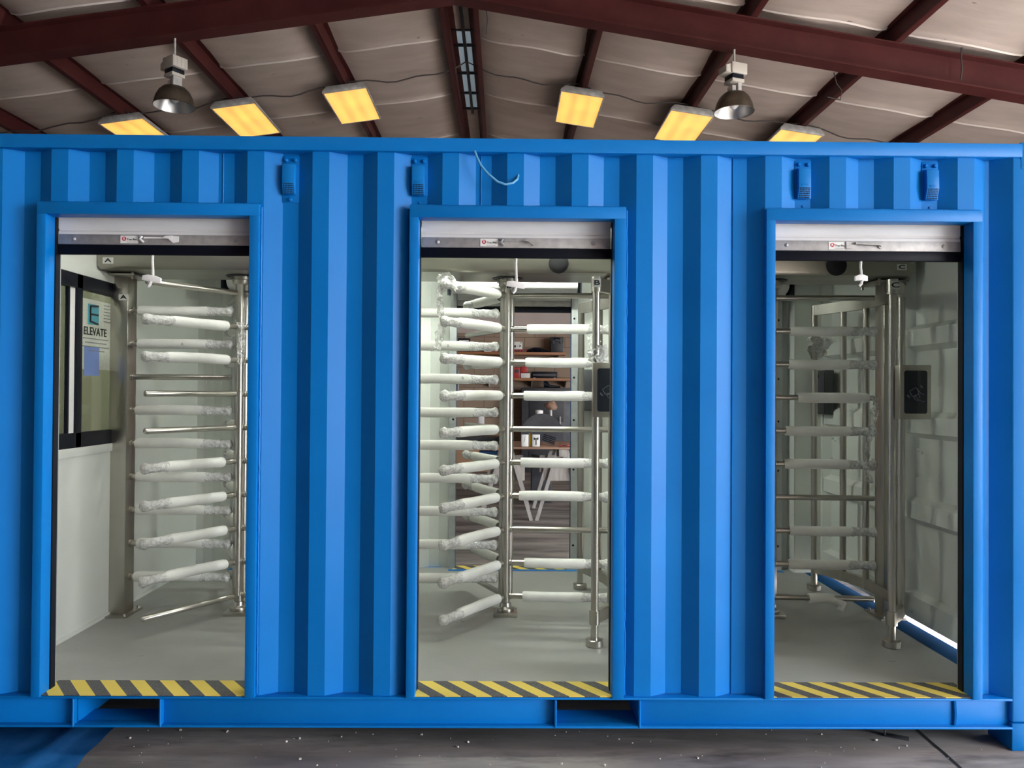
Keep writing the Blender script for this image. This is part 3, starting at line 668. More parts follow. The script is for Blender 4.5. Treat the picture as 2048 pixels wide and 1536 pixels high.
strip(-1.50, 1.85, .9, 'unseen strip light added as weak fill behind turnstile A', 'fill_a_rear')  # added unseen lamp, weak fill on the wall behind A
strip(-1.50, .50, .9, 'unseen strip light added in place of daylight in front of turnstile A', 'fill_a_front')  # added unseen lamp, replaces daylight falling in from the front
M['fill_office'] = mat('office_fill_cover', (.9, .9, .8), .4, emit=(1.0, .98, .66), estr=24)
strip(-2.95, 1.2, .9, 'warm unseen strip light added to brighten the office end', 'fill_office')  # added unseen lamp, lights the room behind the partition glass

# ------------------------------------------------------------------ turnstiles
NR = 10; ROW0, ROWP = 2.070-FL, .193
def sleeve_mesh(a, b, seed, r=.0285, tip=None):
    mb = MB(); n = 26; seg = 20; out = []
    rnd = random.Random(seed); bend = rnd.uniform(-.003, .003)
    for i in range(n+1):
        u = i/n; x = a+(b-a)*u
        rr = r*(1+.045*noise.noise(Vector((x*14, seed*3.1, 0))))
        if i == 0: rr *= .90
        if i == n: rr *= .86
        if u > .9: rr *= 1-.10*((u-.9)/.1)
        zz = bend*math.sin(math.pi*u)
        out.append([(x, rr*math.cos(k*2*math.pi/seg), zz+rr*math.sin(k*2*math.pi/seg)) for k in range(seg)])
    inner = [(a+.012, .019*math.cos(k*2*math.pi/seg), .019*math.sin(k*2*math.pi/seg)) for k in range(seg)]
    out.insert(0, [(a, .020*math.cos(k*2*math.pi/seg), .020*math.sin(k*2*math.pi/seg)) for k in range(seg)])
    out.insert(0, inner)
    return mb.rings(out, cap=False).mesh('foam_sleeve', 'foam', smooth=50)
def wrap_mesh(a, b, seed):
    mb = MB(); n = 26; seg = 22; out = []; rnd = random.Random(seed); tw = rnd.uniform(.4, 1.0)
    for i in range(n+1):
        u = i/n; x = a+(b-a)*u
        base = .0275-.0045*math.sin(min(u/.45, 1)*math.pi/2)+(.006*math.exp(-((u-.86)/.12)**2))
        if u > .9: base *= math.sqrt(max(1-((u-.9)/.105)**2, .06))
        ring = []
        for k in range(seg):
            th = k*2*math.pi/seg
            d = 1+.16*noise.noise(Vector((x*38, math.cos(th)*1.6+seed, math.sin(th)*1.6)))+.10*noise.noise(Vector((x*90, math.cos(th)*4+seed*2, math.sin(th)*4)))
            ring.append((x+.004*noise.noise(Vector((th, seed, x*20))), base*d*math.cos(th), base*d*math.sin(th)-.002*tw*u))
        out.append(ring)
    return mb.rings(out).mesh('plastic_wrap', 'wrap', smooth=70)
def rod_mesh(name, ln, r=.016, x0=0.0):
    prof = [(r*1.22, x0), (r*1.22, x0+.012), (r, x0+.014), (r, ln-.008), (r*.85, ln-.003), (r*.4, ln)]
    return MB().rings([[(x, q*math.cos(k*math.pi/10), q*math.sin(k*math.pi/10)) for k in range(20)] for q, x in prof]).mesh(name, 'steel', smooth=40)
ARM_L, BAR_L = .590, .575
arm_me, bar_me = rod_mesh('rotor_arm', ARM_L, x0=.02), rod_mesh('comb_bar', BAR_L)
SLV = [(sleeve_mesh(.075+.008*i, .455+.012*((i*7) % 3), i), wrap_mesh(.435+.012*((i*7) % 3), .605, i)) for i in range(6)]
SLVB = [(sleeve_mesh(.030+.008*(i % 3), .43+.012*((i*5) % 3), i+20), wrap_mesh(.41+.012*((i*5) % 3), .585, i+20)) for i in range(5)]
ONE = {'late': (sleeve_mesh(.150, .555, 41, .030), None)}
def crumple(size, seed, mt='film', n=18, squash=(1, 1, 1), amp=.5):
    vs, fs = [], []
    for j in range(n+1):
        for i in range(n+1):
            u, v = i/n-.5, j/n-.5
            q = Vector((u*2.6, v*2.6, seed))
            d = Vector((noise.noise(q), noise.noise(q+Vector((9, 3, 1))), noise.noise(q+Vector((2, 7, 5)))))
            d += .3*Vector((noise.noise(q*3), noise.noise(q*3+Vector((9, 3, 1))), noise.noise(q*3+Vector((2, 7, 5)))))
            p = Vector((u, 0, v))+amp*d
            vs.append((p.x*size*squash[0], p.y*size*squash[1], p.z*size*squash[2]))
    for j in range(n):
        for i in range(n): a = j*(n+1)+i; fs.append((a, a+1, a+n+2, a+n+1))
    return MB().add(vs, fs).mesh('plastic_film', mt, smooth=40, recalc=False)
def ribbon(pts, w, seed, mt='film'):
    vs, fs = [], []; n = 6; P = []
    for (a, b) in zip(pts[:-1], pts[1:]):
        for q in range(8): P.append(Vector(a).lerp(Vector(b), q/8))
    P.append(Vector(pts[-1]))
    for j, p in enumerate(P):
        ww = w*(.6+.5*noise.noise(Vector((j*.33, seed, 0)))+.2)
        for i in range(n+1):
            u = i/n-.5; q = Vector((u*3, j*.35, seed))
            vs.append((p.x+u*ww+.012*noise.noise(q), p.y+.03*noise.noise(q+Vector((5, 5, 5))), p.z+.01*noise.noise(q*2)))
    for j in range(len(P)-1):
        for i in range(n): a = j*(n+1)+i; fs.append((a, a+1, a+n+2, a+n+1))
    return MB().add(vs, fs).mesh('plastic_film', mt, smooth=50, recalc=False)
# shared part meshes
def mk(fn, name, mt, **k):
    mb = MB(); fn(mb); return mb.mesh(name, mt, **k)
def f_rotor(mb):
    zb, zt = .11, 2.165-FL
    for a in (-90, 30, 150):
        x, y = .023*math.cos(R(a)), .023*math.sin(R(a)); mb.cyl((x, y, zb), (x, y, zt), .0215, seg=24)
    mb.cyl((0, 0, .05), (0, 0, zb), .026)
    mb.lathe([(.046, zt-.045), (.052, zt-.035), (.052, zt-.02), (.062, zt-.018), (.062, zt)])
rotor_me = mk(f_rotor, 'rotor_column', 'steel', smooth=40)
bearing_me = mk(lambda mb: (mb.box(-.068, .068, -.068, .068, 0, .022), mb.lathe([(.05, .022), (.05, .04), (.034, .048), (.032, .072), (.02, .074)])), 'floor_bearing', 'steel', bevel=.003)
flange_me = mk(lambda mb: mb.lathe([(.085, 1.945-.004), (.09, 1.945), (.09, 1.962)]), 'top_flange', 'blackm')
post_me = mk(lambda mb: mb.box(-.05, .05, -.055, .055, 0, 2.17-FL), 'side_post', 'steel', bevel=.004)
base_me = mk(lambda mb: (mb.box(-.065, .085, -.11, .10, 0, .008), [mb.cyl((x, y, .008), (x, y, .02), .009, seg=6) for x in (-.045, .066) for y in (-.09, .08)]), 'base_plate', 'steelh')
cap_me = mk(lambda mb: (mb.box(-.06, .12, -.13, .12, 2.155-FL, 2.163-FL), [mb.cyl((x, y, 2.135-FL), (x, y, 2.185-FL), .008, seg=8) for x in (-.045, .10) for y in (-.11, .10)]), 'mounting_plate', 'steelh')
def f_canopy(mb):
    z0, z1, y0, y1, w = 2.172-FL, 2.43-FL, -.23, .16, .735
    P = [(-w+.02, y0), (w-.02, y0), (w, y0+.05), (w, y1-.05), (w-.06, y1), (-w+.06, y1), (-w, y1-.05), (-w, y0+.05)]
    mb.rings([[(x*.985, y*.96, z0) for x, y in P], [(x, y, z0+.02) for x, y in P], [(x, y, z1) for x, y in P]])
M['steelc'] = mat('dark_stainless_sheet', (.33, .315, .275), .26, 1.0, var=(.28, .27, .235), vscale=10, stretch=(.05, 1, 1), rvar=.1)
canopy_me = mk(f_canopy, 'canopy', 'steelc', smooth=30)
dome_me = mk(lambda mb: mb.lathe([(.055, 0), (.055, .008), (.046, .03), (.028, .042), (.001, .046)]), 'indicator_dome', 'hole')
CAGE = [(.44, -.55), (.555, -.40), (.632, -.16), (.632, .16), (.582, .36), (.49, .58)]
BZT, BZB = 2.03-FL, .342-FL
def cage_path(p0):
    # smooth curve through the guard pipes (Catmull-Rom)
    P = [p0]+CAGE[1:]; Q = [P[0]]+P+[P[-1]]; out = []
    for i in range(1, len(Q)-2):
        for s in range(8):
            t = s/8; a, b, c, d = [Vector(q) for q in Q[i-1:i+3]]
            out.append(.5*((2*b)+(-a+c)*t+(2*a-5*b+4*c-d)*t*t+(-a+3*b-3*c+d)*t**3))
    out.append(Vector(P[-1])); return out
def band_mesh(path, z0, z1):
    L, Rr = [], []
    for i, p in enumerate(path):
        t = (path[min(i+1, len(path)-1)]-path[max(i-1, 0)]).normalized(); nrm = Vector((t.y, -t.x)); L.append(p+nrm*.016); Rr.append(p-nrm*.016)
    rings = [[(l.x, l.y, z0), (r.x, r.y, z0), (r.x, r.y, z1), (l.x, l.y, z1)] for l, r in zip(L, Rr)]
    return MB().rings(rings).mesh('guard_band', 'steelh', smooth=30)

def turnstile(letter, x, label, bare, comb_bare, front_dx, late=(), seed=0, reader_dx=0.0):
    t = thing('turnstile', label, 'turnstile', (x, 1.2, FL), 'full height turnstiles inside the container')
    cg = [(front_dx, CAGE[0][1])]+CAGE[1:]
    link('rotor_column', rotor_me, t); link('floor_bearing', bearing_me, t); link('top_flange', flange_me, t)
    wings = (R(-123.7), R(-3.7), R(116.3)); k = seed
    for w, ang in enumerate(wings):
        for r in range(NR):
            a = link('rotor_arm', arm_me, t, (0, 0, ROW0-ROWP*r), ang); k += 1
            if (w, r) in bare: continue
            if (w, r) in late: link('foam_sleeve', ONE['late'][0], a); continue
            s, wm = SLV[(k*5+w) % 6]; link('foam_sleeve', s, a); link('plastic_wrap', wm, a)
    p = link('comb_post', post_me, t, (-.68, .0, 0)); link('base_plate', base_me, p); link('mounting_plate', cap_me, p)
    for r in range(9):
        a = link('comb_bar', bar_me, t, (-.63, 0, 1.967-FL-.1915*r)); k += 1
        if r in comb_bare: continue
        s, wm = SLVB[(k*3) % 5]; link('foam_sleeve', s, a); link('plastic_wrap', wm, a)
    p = link('guard_post', post_me, t, (.685, .0, 0)); b = link('base_plate', base_me, p); b.rotation_euler = (0, 0, math.pi); b = link('mounting_plate', cap_me, p); b.rotation_euler = (0, 0, math.pi)
    cn = link('canopy', canopy_me, t)
    path = cage_path(cg[0])
    link('guard_band', band_mesh(path, BZT, BZT+.066), t); link('guard_band', band_mesh(path, BZB, BZB+.062), t)
    for i, (px, py) in enumerate(cg):
        end = i in (0, len(cg)-1); mb = MB(); mb.cyl((px, py, .03 if end else BZB), (px, py, 2.092-FL if end else BZT), .0195, seg=20)
        if i == 0:
            mb.lathe([(.0275, BZB-.005), (.0275, BZB+.066)], (px, py, 0)); mb.lathe([(.0275, BZT-.005), (.0275, BZT+.072)], (px, py, 0))
        gp = mb.build('guard_pipe', 'steel', t, smooth=40)
        if end: MB().lathe([(.040, 0), (.044, .004), (.044, .034), (.040, .037), (.02, .037)], (px, py, 0)).build('foot', 'steel', gp)
    d = link('indicator_dome', dome_me, cn, (.28, -.232, 2.222-FL)); d.rotation_euler = (R(90), 0, 0)
    # stickers with the turnstile letter
    def sticker(parent, sx, sy, sz, w, h, txt):
        s = MB().box(sx-w/2, sx+w/2, sy-.0012, sy, sz-h/2, sz+h/2).build('letter_sticker', 'stick', parent, smooth=0)
        MB().text(letter, txt, FRONT(sx, sy-.0018, sz), font_sx=1.75, bold=.0008).build('sticker_letter', 'ink', s, smooth=0)
    if letter == 'A': sticker(cn, -.655, -.2312, 2.218-FL, .058, .034, .030); sticker(t, -.655, -.0555, 2.038-FL, .055, .034, .030)
    if letter == 'B': sticker(t, .008, -.0455, 2.118-FL, .034, .034, .030); sticker(t, front_dx-.002, CAGE[0][1]-.028, 2.068-FL, .042, .042, .034)
    if letter == 'C': sticker(cn, .645, -.2312, 2.218-FL, .055, .034, .030); sticker(t, front_dx+.002, CAGE[0][1]-.028, 2.068-FL, .046, .042, .036)
    # card reader on the front guard pipe
    cx = front_dx+reader_dx; cy = CAGE[0][1]-.026; cz = 1.525-FL
    cr = MB().box(cx-.079, cx+.079, cy-.055, cy, cz-.136, cz+.136).build('card_reader', 'steelh', t, bevel=.003)
    mb = MB(); w, h, r = .058, .108, .012; P = []
    for (qx, qz, a0) in ((w-r, h-r, 0), (-w+r, h-r, 90), (-w+r, -h+r, 180), (w-r, -h+r, 270)):
        for q in range(5): P.append((cx+qx+r*math.cos(R(a0+22.5*q)), cz+qz+r*math.sin(R(a0+22.5*q))))
    sc = mb.prism(P, 'y', cy-.0565, cy-.054).build('reader_screen', 'navy', cr, smooth=0)
    mb = MB(); yy = cy-.0572
    def line(pts): mb.tube([(cx+a*.034, yy, cz-.012+b*.034) for a, b in pts], .0008, 4)
    line([(-.9, .5), (-.1, 1.0), (.1, .95), (.45, .25), (.3, .05), (-.35, -.35), (-.5, -.3), (-.9, .35), (-.9, .5)])
    line([(.1, .95), (.75, .15), (1.3, 0)]); line([(-.3, -.1), (.0, -.3), (.35, -.75), (.9, -1.0), (1.3, -.95)]); line([(.35, .2), (.6, -.3), (.45, -.5)])
    line([(-.35, -.35), (-.1, -.75), (.4, -.9)])
    for q in (.25, .42): line([(.6+q*math.cos(R(a)), .95+q*math.sin(R(a))) for a in range(0, 100, 15)]); line([(-.85+q*math.cos(R(a)), -.05+q*math.sin(R(a))) for a in range(180, 280, 15)])
    mb.build('screen_icon', 'icon', cr)
    return t
A = turnstile('A', -1.522, 'stainless full height turnstile lettered A beside the office window, foam on most bars', {(0, 0), (0, 3), (0, 4), (0, 9), (2, 0), (2, 3), (2, 9)}, {2}, .44, seed=1)
B = turnstile('B', .015, 'stainless full height turnstile lettered B in the middle doorway with foam wrapped bars', {(1, 0), (1, 4), (1, 7), (2, 1), (2, 4), (2, 9)}, set(), .452, seed=8, reader_dx=.055)
D = turnstile('C', 1.553, 'stainless full height turnstile lettered C in the doorway nearest the cargo doors', {(1, 0), (1, 6), (1, 9), (0, 0), (0, 9), (2, 4)}, {3}, .430, late={(1, 3)}, seed=15, reader_dx=.078)
# loose packing film caught on the bars
def filmpart(t, me, loc): link('plastic_film', me, t, loc)
filmpart(A, ribbon([(0, 0, 0), (.01, 0, -.08), (-.005, 0, -.16), (.012, 0, -.24)], .05, 3), (.012, -.05, 1.90-FL))
filmpart(B, ribbon([(0, 0, .03), (-.015, 0, -.06), (-.012, 0, -.14), (.0, 0, -.22), (-.02, 0, -.30), (-.035, 0, -.36)], .05, 5), (-.335, -.485, 2.08-FL))
filmpart(B, crumple(.075, 4, 'wrap'), (-.318, -.48, 2.075-FL))
filmpart(B, crumple(.075, 9, 'wrap'), (.455, -.565, 1.700-FL))
filmpart(B, crumple(.07, 14), (.50, -.04, 1.80-FL))
filmpart(D, crumple(.12, 11, 'wrap'), (.50, .56, 1.83-FL))
filmpart(D, ribbon([(0, 0, 0), (.012, 0, -.06), (0, 0, -.12), (-.03, 0, -.22), (-.05, 0, -.40), (-.03, 0, -.5)], .045, 12), (.575, -.07, 1.50-FL))
mb = MB(); pts = [(0, 0, 0), (.05, 0, .004), (.11, 0, .003), (.16, 0, -.008), (.19, -.01, -.03), (.175, -.012, -.062)]
mb.tube([(p[0], p[1]-.0, p[2]) for p in pts], [.030, .029, .028, .029, .027, .02], 14); mb.build('foam_scrap', 'foam', D, loc=(.22, -.015, ROW0-ROWP*9-.006))
# hand-pencilled letters on a few sleeves (B group)
def pencil(t, ch, x, z, y, s=.022): MB().text(ch, s, FRONT(x, y, z)).build('pencil_mark', 'inkg', t, smooth=0)
pencil(B, 'B', -.255, 1.590-FL, -.0300); pencil(B, 'B', -.34, 1.775-FL, -.0300); pencil(A, 'A', -.33, 1.775-FL, -.0300)

# grey control boxes on the container walls
b = thing('control_box', 'flat grey metal box on the wall behind turnstile B', 'electrical box', (.625, YD-.058, 1.38), 'grey wall boxes')
MB().box(-.065, .065, -.06, 0, 0, .30).build('box_body', 'char', b, bevel=.003); MB().box(-.058, .058, -.066, -.06, .007, .293).build('box_door', 'char', b, bevel=.002)
b = thing('control_box', 'flat grey metal box beside the cargo doors behind turnstile C', 'electrical box', (2.293, 2.18, 1.37), 'grey wall boxes')
MB().box(-.06, 0, -.12, .12, 0, .31).build('box_body', 'char', b, bevel=.003); MB().box(-.066, -.06, -.112, .112, .007, .303).build('box_door', 'char', b, bevel=.002)
MB().box(-.070, -.066, -.02, -.008, .255, .28).build('latch', 'blackm', b)

# ------------------------------------------------------------------ things on the workshop floor
mb = MB(); vs, fs = [], []
nx, ny = 26, 14
for j in range(ny+1):
    for i in range(nx+1):
        u, v = i/nx, j/ny; y = -.42+v*.75; xr = -1.68-.02*v*3+.02*noise.noise(Vector((v*5, 2, 0))); x = -2.75+(xr+2.75)*u
        vs.append((x, y, .004+.010*max(0, noise.noise(Vector((x*3, y*1.5, 2))))+.016*math.exp(-((u-.80-.05*v)/.03)**2)))
for j in range(ny):
    for i in range(nx): a = j*(nx+1)+i; fs.append((a, a+1, a+nx+2, a+nx+1))
tag(MB().add(vs, fs).build('plastic_sheet', 'bluesheet', recalc=False), 'blue oversprayed plastic sheet lying on the floor under the container corner', 'plastic sheet')
br = thing('metal_bracket', 'small dark metal bracket lying on the floor below the doorway C', 'bracket', (1.742, .13, 0), None, R(-28))
MB().box(-.05, .05, -.018, .018, 0, .006).build('bracket_plate', 'char', br, bevel=.002)
MB().box(-.05, -.044, -.018, .018, 0, .022).build('bracket_lip', 'char', br, bevel=.002)
# joint in the slab
mb = MB(); pts = [(1.872, .9), (1.874, .19), (1.866, .08), (1.868, -.02), (1.858, -.15), (1.85, -3)]
vs = [(x-.006-.003*(i % 2), y, .0012) for i, (x, y) in enumerate(pts)]+[(x+.006+.003*((i+1) % 2), y, .0012) for i, (x, y) in enumerate(pts)]; n = len(pts)
struct(mb.add(vs, [(i, i+1, n+i+1, n+i) for i in range(n-1)]).build('floor_joint', 'hole', smooth=0))
mb = MB(); rnd = random.Random(3)
for i in range(110):
    x = rnd.uniform(-1.7, 2.3); y = rnd.uniform(-.25, .35); s = rnd.choice((.0015, .002, .002, .003, .0045))
    T = Matrix.Translation((x, y, s*.6))@Matrix.Rotation(rnd.uniform(0, 6), 4, 'Z')@Matrix.Rotation(rnd.uniform(0, 1), 4, 'X')
    mb.box(-s*rnd.uniform(.6, 1.8), s, -s*.7, s*.8, -s*.6, s*.7, T)
tag(mb.build('floor_crumbs', 'crumb', smooth=0), 'scattered pale crumbs and chips on the floor in front of the container', 'debris', kind='stuff')

# ------------------------------------------------------------------ workshop beyond the middle rear doorway
YW = 11.78; SW = (YW+3.263)/F_PX
def wx(p): return (p-1014.5)*SW
def wz(p): return 1.512+(784.5-p)*SW
def board(name, label, x0, x1, z, t=.05):
    o = thing(name, label, 'shelf', (0, 0, 0), 'wooden wall shelves')
    MB().box(x0, x1, YW-.32, YB-.005, z-t, z).build('shelf_board', 'wood', o, bevel=.004)
    for x in (x0+.15, (x0+x1)/2+.1, x1-.12):
        mb = MB(); mb.box(x-.012, x+.012, YB-.02, YB-.004, z-.17, z-t); mb.prism([(YB-.02, z-t), (YW-.25, z-t), (YB-.02, z-t-.12)], 'x', x-.008, x+.008)
        mb.build('shelf_bracket', 'tag', o, smooth=0)
    return o
Z1, Z2 = wz(706), wz(757)
board('wall_shelf', 'upper orange brown shelf on the workshop wall', -1.25, wx(1135), Z1)
board('wall_shelf', 'lower orange brown shelf on the workshop wall', -.45, wx(1150), Z2)
def cbox(name, label, cat, x0, x1, z0, h, mt, y=YW, d=.22, extra=None, group=None):
    o = thing(name, label, cat, ((x0+x1)/2, y, z0), group); w = (x1-x0)/2
    MB().box(-w, w, -d/2, d/2, 0, h).build('box_body', mt, o, bevel=min(.012, w*.2))
    if extra: extra(o, w, h, -d/2)
    return o
def ex_case(o, w, h, yf):
    MB().box(-w-.01, w+.01, yf-.015, -yf, h*.72, h+.02).build('case_lid', 'dark', o, bevel=.015)
    MB().tube([(-w*.4, yf-.02, h*.9), (-w*.4, yf-.06, h*.95), (w*.4, yf-.06, h*.95), (w*.4, yf-.02, h*.9)], .012, 6).build('handle', 'blackm', o)
    for s in (-1, 1): MB().box(s*w*.6-.02, s*w*.6+.02, yf-.025, yf, h*.62, h*.8).build('clasp', 'char', o, bevel=.003)
cbox('tool_case', 'dark tool case on the upper workshop shelf at its right end', 'tool case', wx(1106), wx(1131), Z1, .29, 'dark', extra=ex_case)
def ex_print(o, w, h, yf):
    MB().box(-w*.85, -w*.35, yf-.003, yf, h*.25, h*.55).build('printed_block', 'ink', o)
    mb = MB(); mb.tube([(w*.3, yf-.003, h*.3), (w*.7, yf-.003, h*.55), (w*.35, yf-.003, h*.6), (w*.75, yf-.003, h*.35)], .006, 5); mb.box(w*.6, w*.8, yf-.003, yf, h*.8, h*.92); mb.box(-w*.2, w*.1, yf-.003, yf, h*.4, h*.44); mb.build('printed_symbol', 'ink', o)
cbox('printed_box', 'white carton with black symbols on the upper workshop shelf', 'box', wx(1031), wx(1050), Z1+.06, .15, 'paper', extra=ex_print)
def ex_slots(o, w, h, yf):
    mb = MB()
    for i in range(5): mb.box(-w+.02+i*w*.38, -w+.02+i*w*.38+.03, yf-.004, yf, h*.2, h*.8)
    mb.build('slot', 'dark', o)
cbox('red_tray', 'flat red organiser under the white carton on the upper shelf', 'tray', wx(1028), wx(1058), Z1, .06, 'redp', extra=ex_slots)
bag = thing('tool_bag', 'limp black tool bag with loop handles on the upper workshop shelf', 'bag', (wx(1080), YW, Z1))
mb = MB(); mb.rings([[(x, .1*math.cos(a*math.pi/8)*s, .055*s*(1+math.sin(a*math.pi/8))) for a in range(16)] for x, s in ((-.22, .2), (-.17, .7), (-.05, 1.0), (.08, .9), (.2, .45), (.24, .1))]); mb.build('bag_body', 'blackm', bag)
MB().tube([(-.12, -.09, .05), (-.08, -.12, -.01), (.0, -.13, -.04), (.06, -.12, .0), (.09, -.09, .05)], .012, 6).build('handle', 'blackm', bag)
cbox('red_carton', 'small red carton on the upper shelf left of the turnstile column', 'box', wx(989), wx(1001), Z1, .20, 'redp')
cbox('grey_carton', 'pale grey carton beside the small red carton on the upper shelf', 'box', wx(974), wx(988), Z1, .19, 'paper')
def ex_lines(o, w, h, yf):
    mb = MB()
    for i in range(3): mb.box(-w*.8, w*(.8-.25*i), yf-.003, yf, h*(.80-.16*i), h*(.86-.16*i))
    mb.build('printed_lines', 'paper', o)
cbox('black_carton', 'black carton with white print at the left of the upper shelf', 'box', wx(922), wx(946), Z1, .27, 'blackm', extra=ex_lines)
# lower shelf
amp = cbox('stereo_unit', 'flat black machine case on the lower workshop shelf', 'case', wx(1069), wx(1120), Z2, .13, 'blackm', extra=lambda o, w, h, yf: [MB().box(-w*.9, w*.9, yf-.004, yf, h*.35, h*.65).build('front_strip', 'char', o), [MB().box(s*w*.8-.02, s*w*.8+.02, yf, -yf, -.0, .012).build('foot', 'tag', o) for s in (-1, 1)]])
cbox('red_tool_box', 'red tool box stacked at the left of the lower shelf', 'box', wx(1032), wx(1046), Z2, .21, 'redp', extra=lambda o, w, h, yf: MB().box(-w*.6, w*.6, yf-.004, yf, h*.5, h*.8).build('dark_panel', 'dark', o))
cbox('red_sleeve_box', 'red box above the white carton on the lower shelf', 'box', wx(1047), wx(1061), Z2+.105, .12, 'redp')
cbox('white_carton', 'plain white carton on the lower workshop shelf', 'box', wx(1047), wx(1066), Z2, .10, 'paper')
fn = thing('funnel', 'black funnel lying under the lower workshop shelf', 'funnel', (wx(1095), YW-.12, wz(776)+.003))
mb = MB(); mb.rings([[(x, r*math.cos(a*math.pi/10), r+r*math.sin(a*math.pi/10)*.98-.0) for a in range(20)] for x, r in ((-.02, .10), (.06, .055), (.10, .028), (.30, .018))]); mb.build('funnel_cone', 'blackm', fn)
# big dark bench monitor/cabinet standing under the shelves
cab = thing('tool_cabinet', 'large charcoal steel cabinet standing against the workshop wall', 'cabinet', (wx(1100), YW-.15, 0))
MB().box(-.50, .50, -.22, .22, 0, wz(776)).build('cabinet_body', 'char', cab, bevel=.01)
MB().box(-.36, .30, -.235, -.22, wz(842), wz(795)).build('cabinet_door', 'dark', cab, bevel=.006)
MB().box(-.36, .30, -.235, -.22, .1, wz(850)).build('cabinet_door', 'dark', cab, bevel=.006)
MB().box(.22, .25, -.255, -.235, .9, 1.05).build('handle', 'galv', cab)
brn = thing('wooden_cabinet', 'brown wooden cabinet against the workshop wall behind turnstile B', 'cabinet', (-.55, YW-.2, 0))
MB().box(-.55, .55, -.25, .25, 0, .50).build('cabinet_body', 'card', brn, bevel=.01); MB().box(-.58, .58, -.28, .25, .50, .56).build('cabinet_top', 'blackm', brn, bevel=.006)
MB().box(-.5, .5, -.262, -.25, .05, .45).build('cabinet_door', 'card', brn, bevel=.006)
# table on saw horses
TZ, TY0, TY1 = .868, 5.72, 6.85
tb = thing('work_table', 'plywood sheet laid across white saw horses', 'table', (0, 0, 0))
MB().box(.10, 1.35, TY0, TY1, TZ-.022, TZ).build('table_top', 'ply', tb, bevel=.003)
def sawhorse(x, label):
    t = thing('saw_horse', label, 'saw horse', (x, 0, 0), 'white saw horses under the plywood')
    MB().box(-.045, .045, TY0+.02, TY1-.02, TZ-.112, TZ-.022).build('beam', 'lumber', t, bevel=.004)
    for sy in (TY0+.06, TY1-.10):
        for sx in (-1, 1):
            mb = MB(); a = Vector((sx*.05, sy, TZ-.03)); b = Vector((sx*.30, sy, .0))
            d = (b-a).normalized(); nrm = Vector((d.z, 0, -d.x))*.021
            P = [a+nrm, a-nrm, b-nrm, b+nrm]
            mb.add([tuple(p) for p in P]+[(p.x, p.y+.04, p.z) for p in P], [(0, 1, 2, 3), (7, 6, 5, 4), (0, 4, 5, 1), (1, 5, 6, 2), (2, 6, 7, 3), (3, 7, 4, 0)])
            mb.build('leg', 'lumber', t, smooth=0)
        MB().box(-.22, .22, sy+.04, sy+.06, TZ-.40, TZ-.18).build('gusset', 'lumber', t, smooth=0)
sawhorse(.03, 'white saw horse mostly hidden behind the rotor of turnstile B'); sawhorse(.69, 'white saw horse under the right half of the plywood table')
def icon_pack(o, w, h, yf):
    MB().box(-w, w, yf-.0015, yf, h*.78, h).build('pack_header', 'dark', o)
    mb = MB(); mb.prism([(-w*.6, h*.62), (-w*.1, h*.5), (-w*.6, h*.4)], 'y', yf-.002, yf); mb.prism([(w*.6, h*.64), (w*.1, h*.5), (w*.6, h*.42)], 'y', yf-.002, yf); mb.box(-w*.12, w*.12, yf-.002, yf, h*.12, h*.55)
    mb.build('pack_symbol', 'ink', o)
def line_pack(o, w, h, yf):
    MB().box(-w, w, yf-.0015, yf, h*.82, h).build('pack_header', 'dark', o)
    mb = MB(); mb.tube([(-w*.4, yf-.001, h*.3), (w*.1, yf-.001, h*.5), (-w*.1, yf-.001, h*.6), (w*.3, yf-.001, h*.7)], .002, 4); mb.build('pack_symbol', 'inkg', o)
cbox('product_pack', 'white packet with a thin line drawing on the plywood table', 'packet', .205, .291, TZ, .175, 'paper', y=TY0+.12, d=.06, extra=line_pack)
cbox('yellow_pack', 'narrow yellow packet between the two white packets', 'packet', .297, .328, TZ, .155, 'yellow', y=TY0+.16, d=.05)
cbox('product_pack', 'white packet with black tool symbol on the plywood table', 'packet', .334, .425, TZ, .185, 'paper', y=TY0+.12, d=.06, extra=icon_pack)
def rt_(o, rx, rz): o.rotation_euler = (rx, 0, rz); return o
st = thing('wire_rack', 'black slatted holder leaning on the grinder disc', 'rack', (.52, TY0+.36, TZ+.03))
for i in range(4): MB().box(-.07, .09, -.01, .01, .015+.022*i, .027+.022*i).build('slat', 'blackm', st)
MB().box(-.08, .10, -.015, .02, 0, .01).build('base', 'char', st); st.rotation_euler = (0, R(18), 0)
cl = thing('red_clamp', 'small red hand tool lying on the plywood table', 'hand tool', (.72, TY0+.12, TZ+.012), None, R(10))
MB().box(-.06, .10, -.012, .012, -.008, .010).build('tool_body', 'redp', cl, bevel=.004); MB().box(-.03, .03, -.016, -.010, -.004, .006).build('grip', 'blackm', cl)
gr = thing('disc_grinder', 'large grey disc grinder standing behind the plywood table', 'grinder', (.52, 7.25, 0))
mb = MB(); mb.lathe([(.02, 0), (.285, 0), (.29, .01), (.29, .05), (.02, .05)], seg=48)
mb.v = [(x, -z, y+.93) for x, y, z in mb.v]; mb.build('disc', 'char', gr)
MB().box(-.17, .10, .0, .30, .95, 1.17).build('motor_housing', 'brown', gr, bevel=.03)
MB().box(-.14, .14, .0, .30, .0, .95).build('pedestal', 'char', gr, bevel=.01)
MB().cyl((.12, .06, .95), (.12, .06, 1.27), .022).build('support_rod', 'galv', gr)
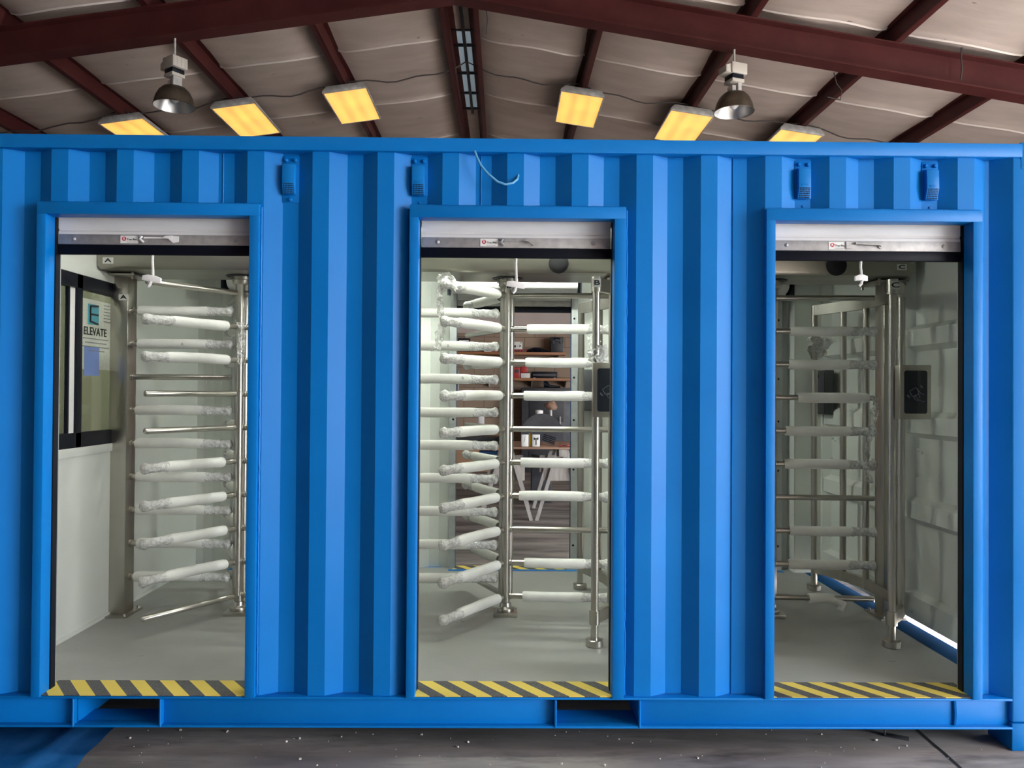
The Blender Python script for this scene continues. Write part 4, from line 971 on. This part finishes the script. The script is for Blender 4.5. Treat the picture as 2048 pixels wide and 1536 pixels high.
MB().lathe([(.05, .0), (.055, .01), (.055, .05), (.02, .06)], (-.04, .02, 1.21)).build('knob', 'tag', gr); MB().cyl((-.04, .02, 1.15), (-.04, .02, 1.22), .02).build('knob_stem', 'galv', gr)
gl = tag(MB().rings([[(.09*s*math.cos(a*math.pi/8)+dx, .06*s*math.sin(a*math.pi/8), z) for a in range(16)] for z, s, dx in ((0, .5, .02), (.03, .9, .01), (.07, 1, -.01), (.10, .7, .0), (.125, .25, .02))]).build('leather_glove', 'brown', loc=(.645, 7.31, 1.268)), 'crumpled brown leather glove resting on top of the disc grinder', 'glove')
# left part of the doorway view
drl = thing('drill', 'white and black power drill behind the foam arms of turnstile B', 'power tool', (-.34, 8.2, .92))
MB().box(-.045, .045, -.05, .05, .0, .34).build('drill_body', 'tag', drl, bevel=.015); MB().cyl((0, -.05, .29), (0, -.06, .29), .02).build('emblem', 'ink', drl)
MB().box(-.06, .05, -.06, .06, -.06, .0).build('battery', 'blackm', drl, bevel=.01)
bench = thing('rear_bench', 'dark steel bench along the left of the workshop view', 'bench', (-.6, 8.2, 0))
MB().box(-.6, .75, -.35, .35, .80, .86).build('bench_top', 'char', bench, bevel=.004)
for sx in (-.55, .68):
    for sy in (-.3, .28): MB().box(sx, sx+.05, sy, sy+.05, 0, .80).build('leg', 'blackm', bench)
cbox('cardboard_box', 'small cardboard box on the dark bench beside the drill', 'box', -.25, -.02, .86, .16, 'card', y=8.2, d=.2, extra=lambda o, w, h, yf: MB().text('fix size', .05, FRONT(0, yf-.002, h*.5)).build('printed_word', 'ink', o) if False else MB().box(-w*.2, w*.7, yf-.002, yf, h*.3, h*.4).build('printed_line', 'ink', o))
cbox('blue_bin', 'blue plastic bin on the floor rack under the dark bench', 'bin', -.36, .05, .55, .10, 'blueb', y=8.0, d=.25)
for i, (p0, h) in enumerate(((915, .5), (921, .42))):
    tag(MB().cyl((wx(p0), YB-.024, wz(785)), (wx(p0), YB-.024, wz(785)+h), .022, seg=10).build('pipe_clamp', 'blueb' if i == 0 else 'galv'),
        ('blue clamp bar hanging on the workshop wall', 'steel clamp bar hanging beside the blue clamp bar')[i], 'clamp')
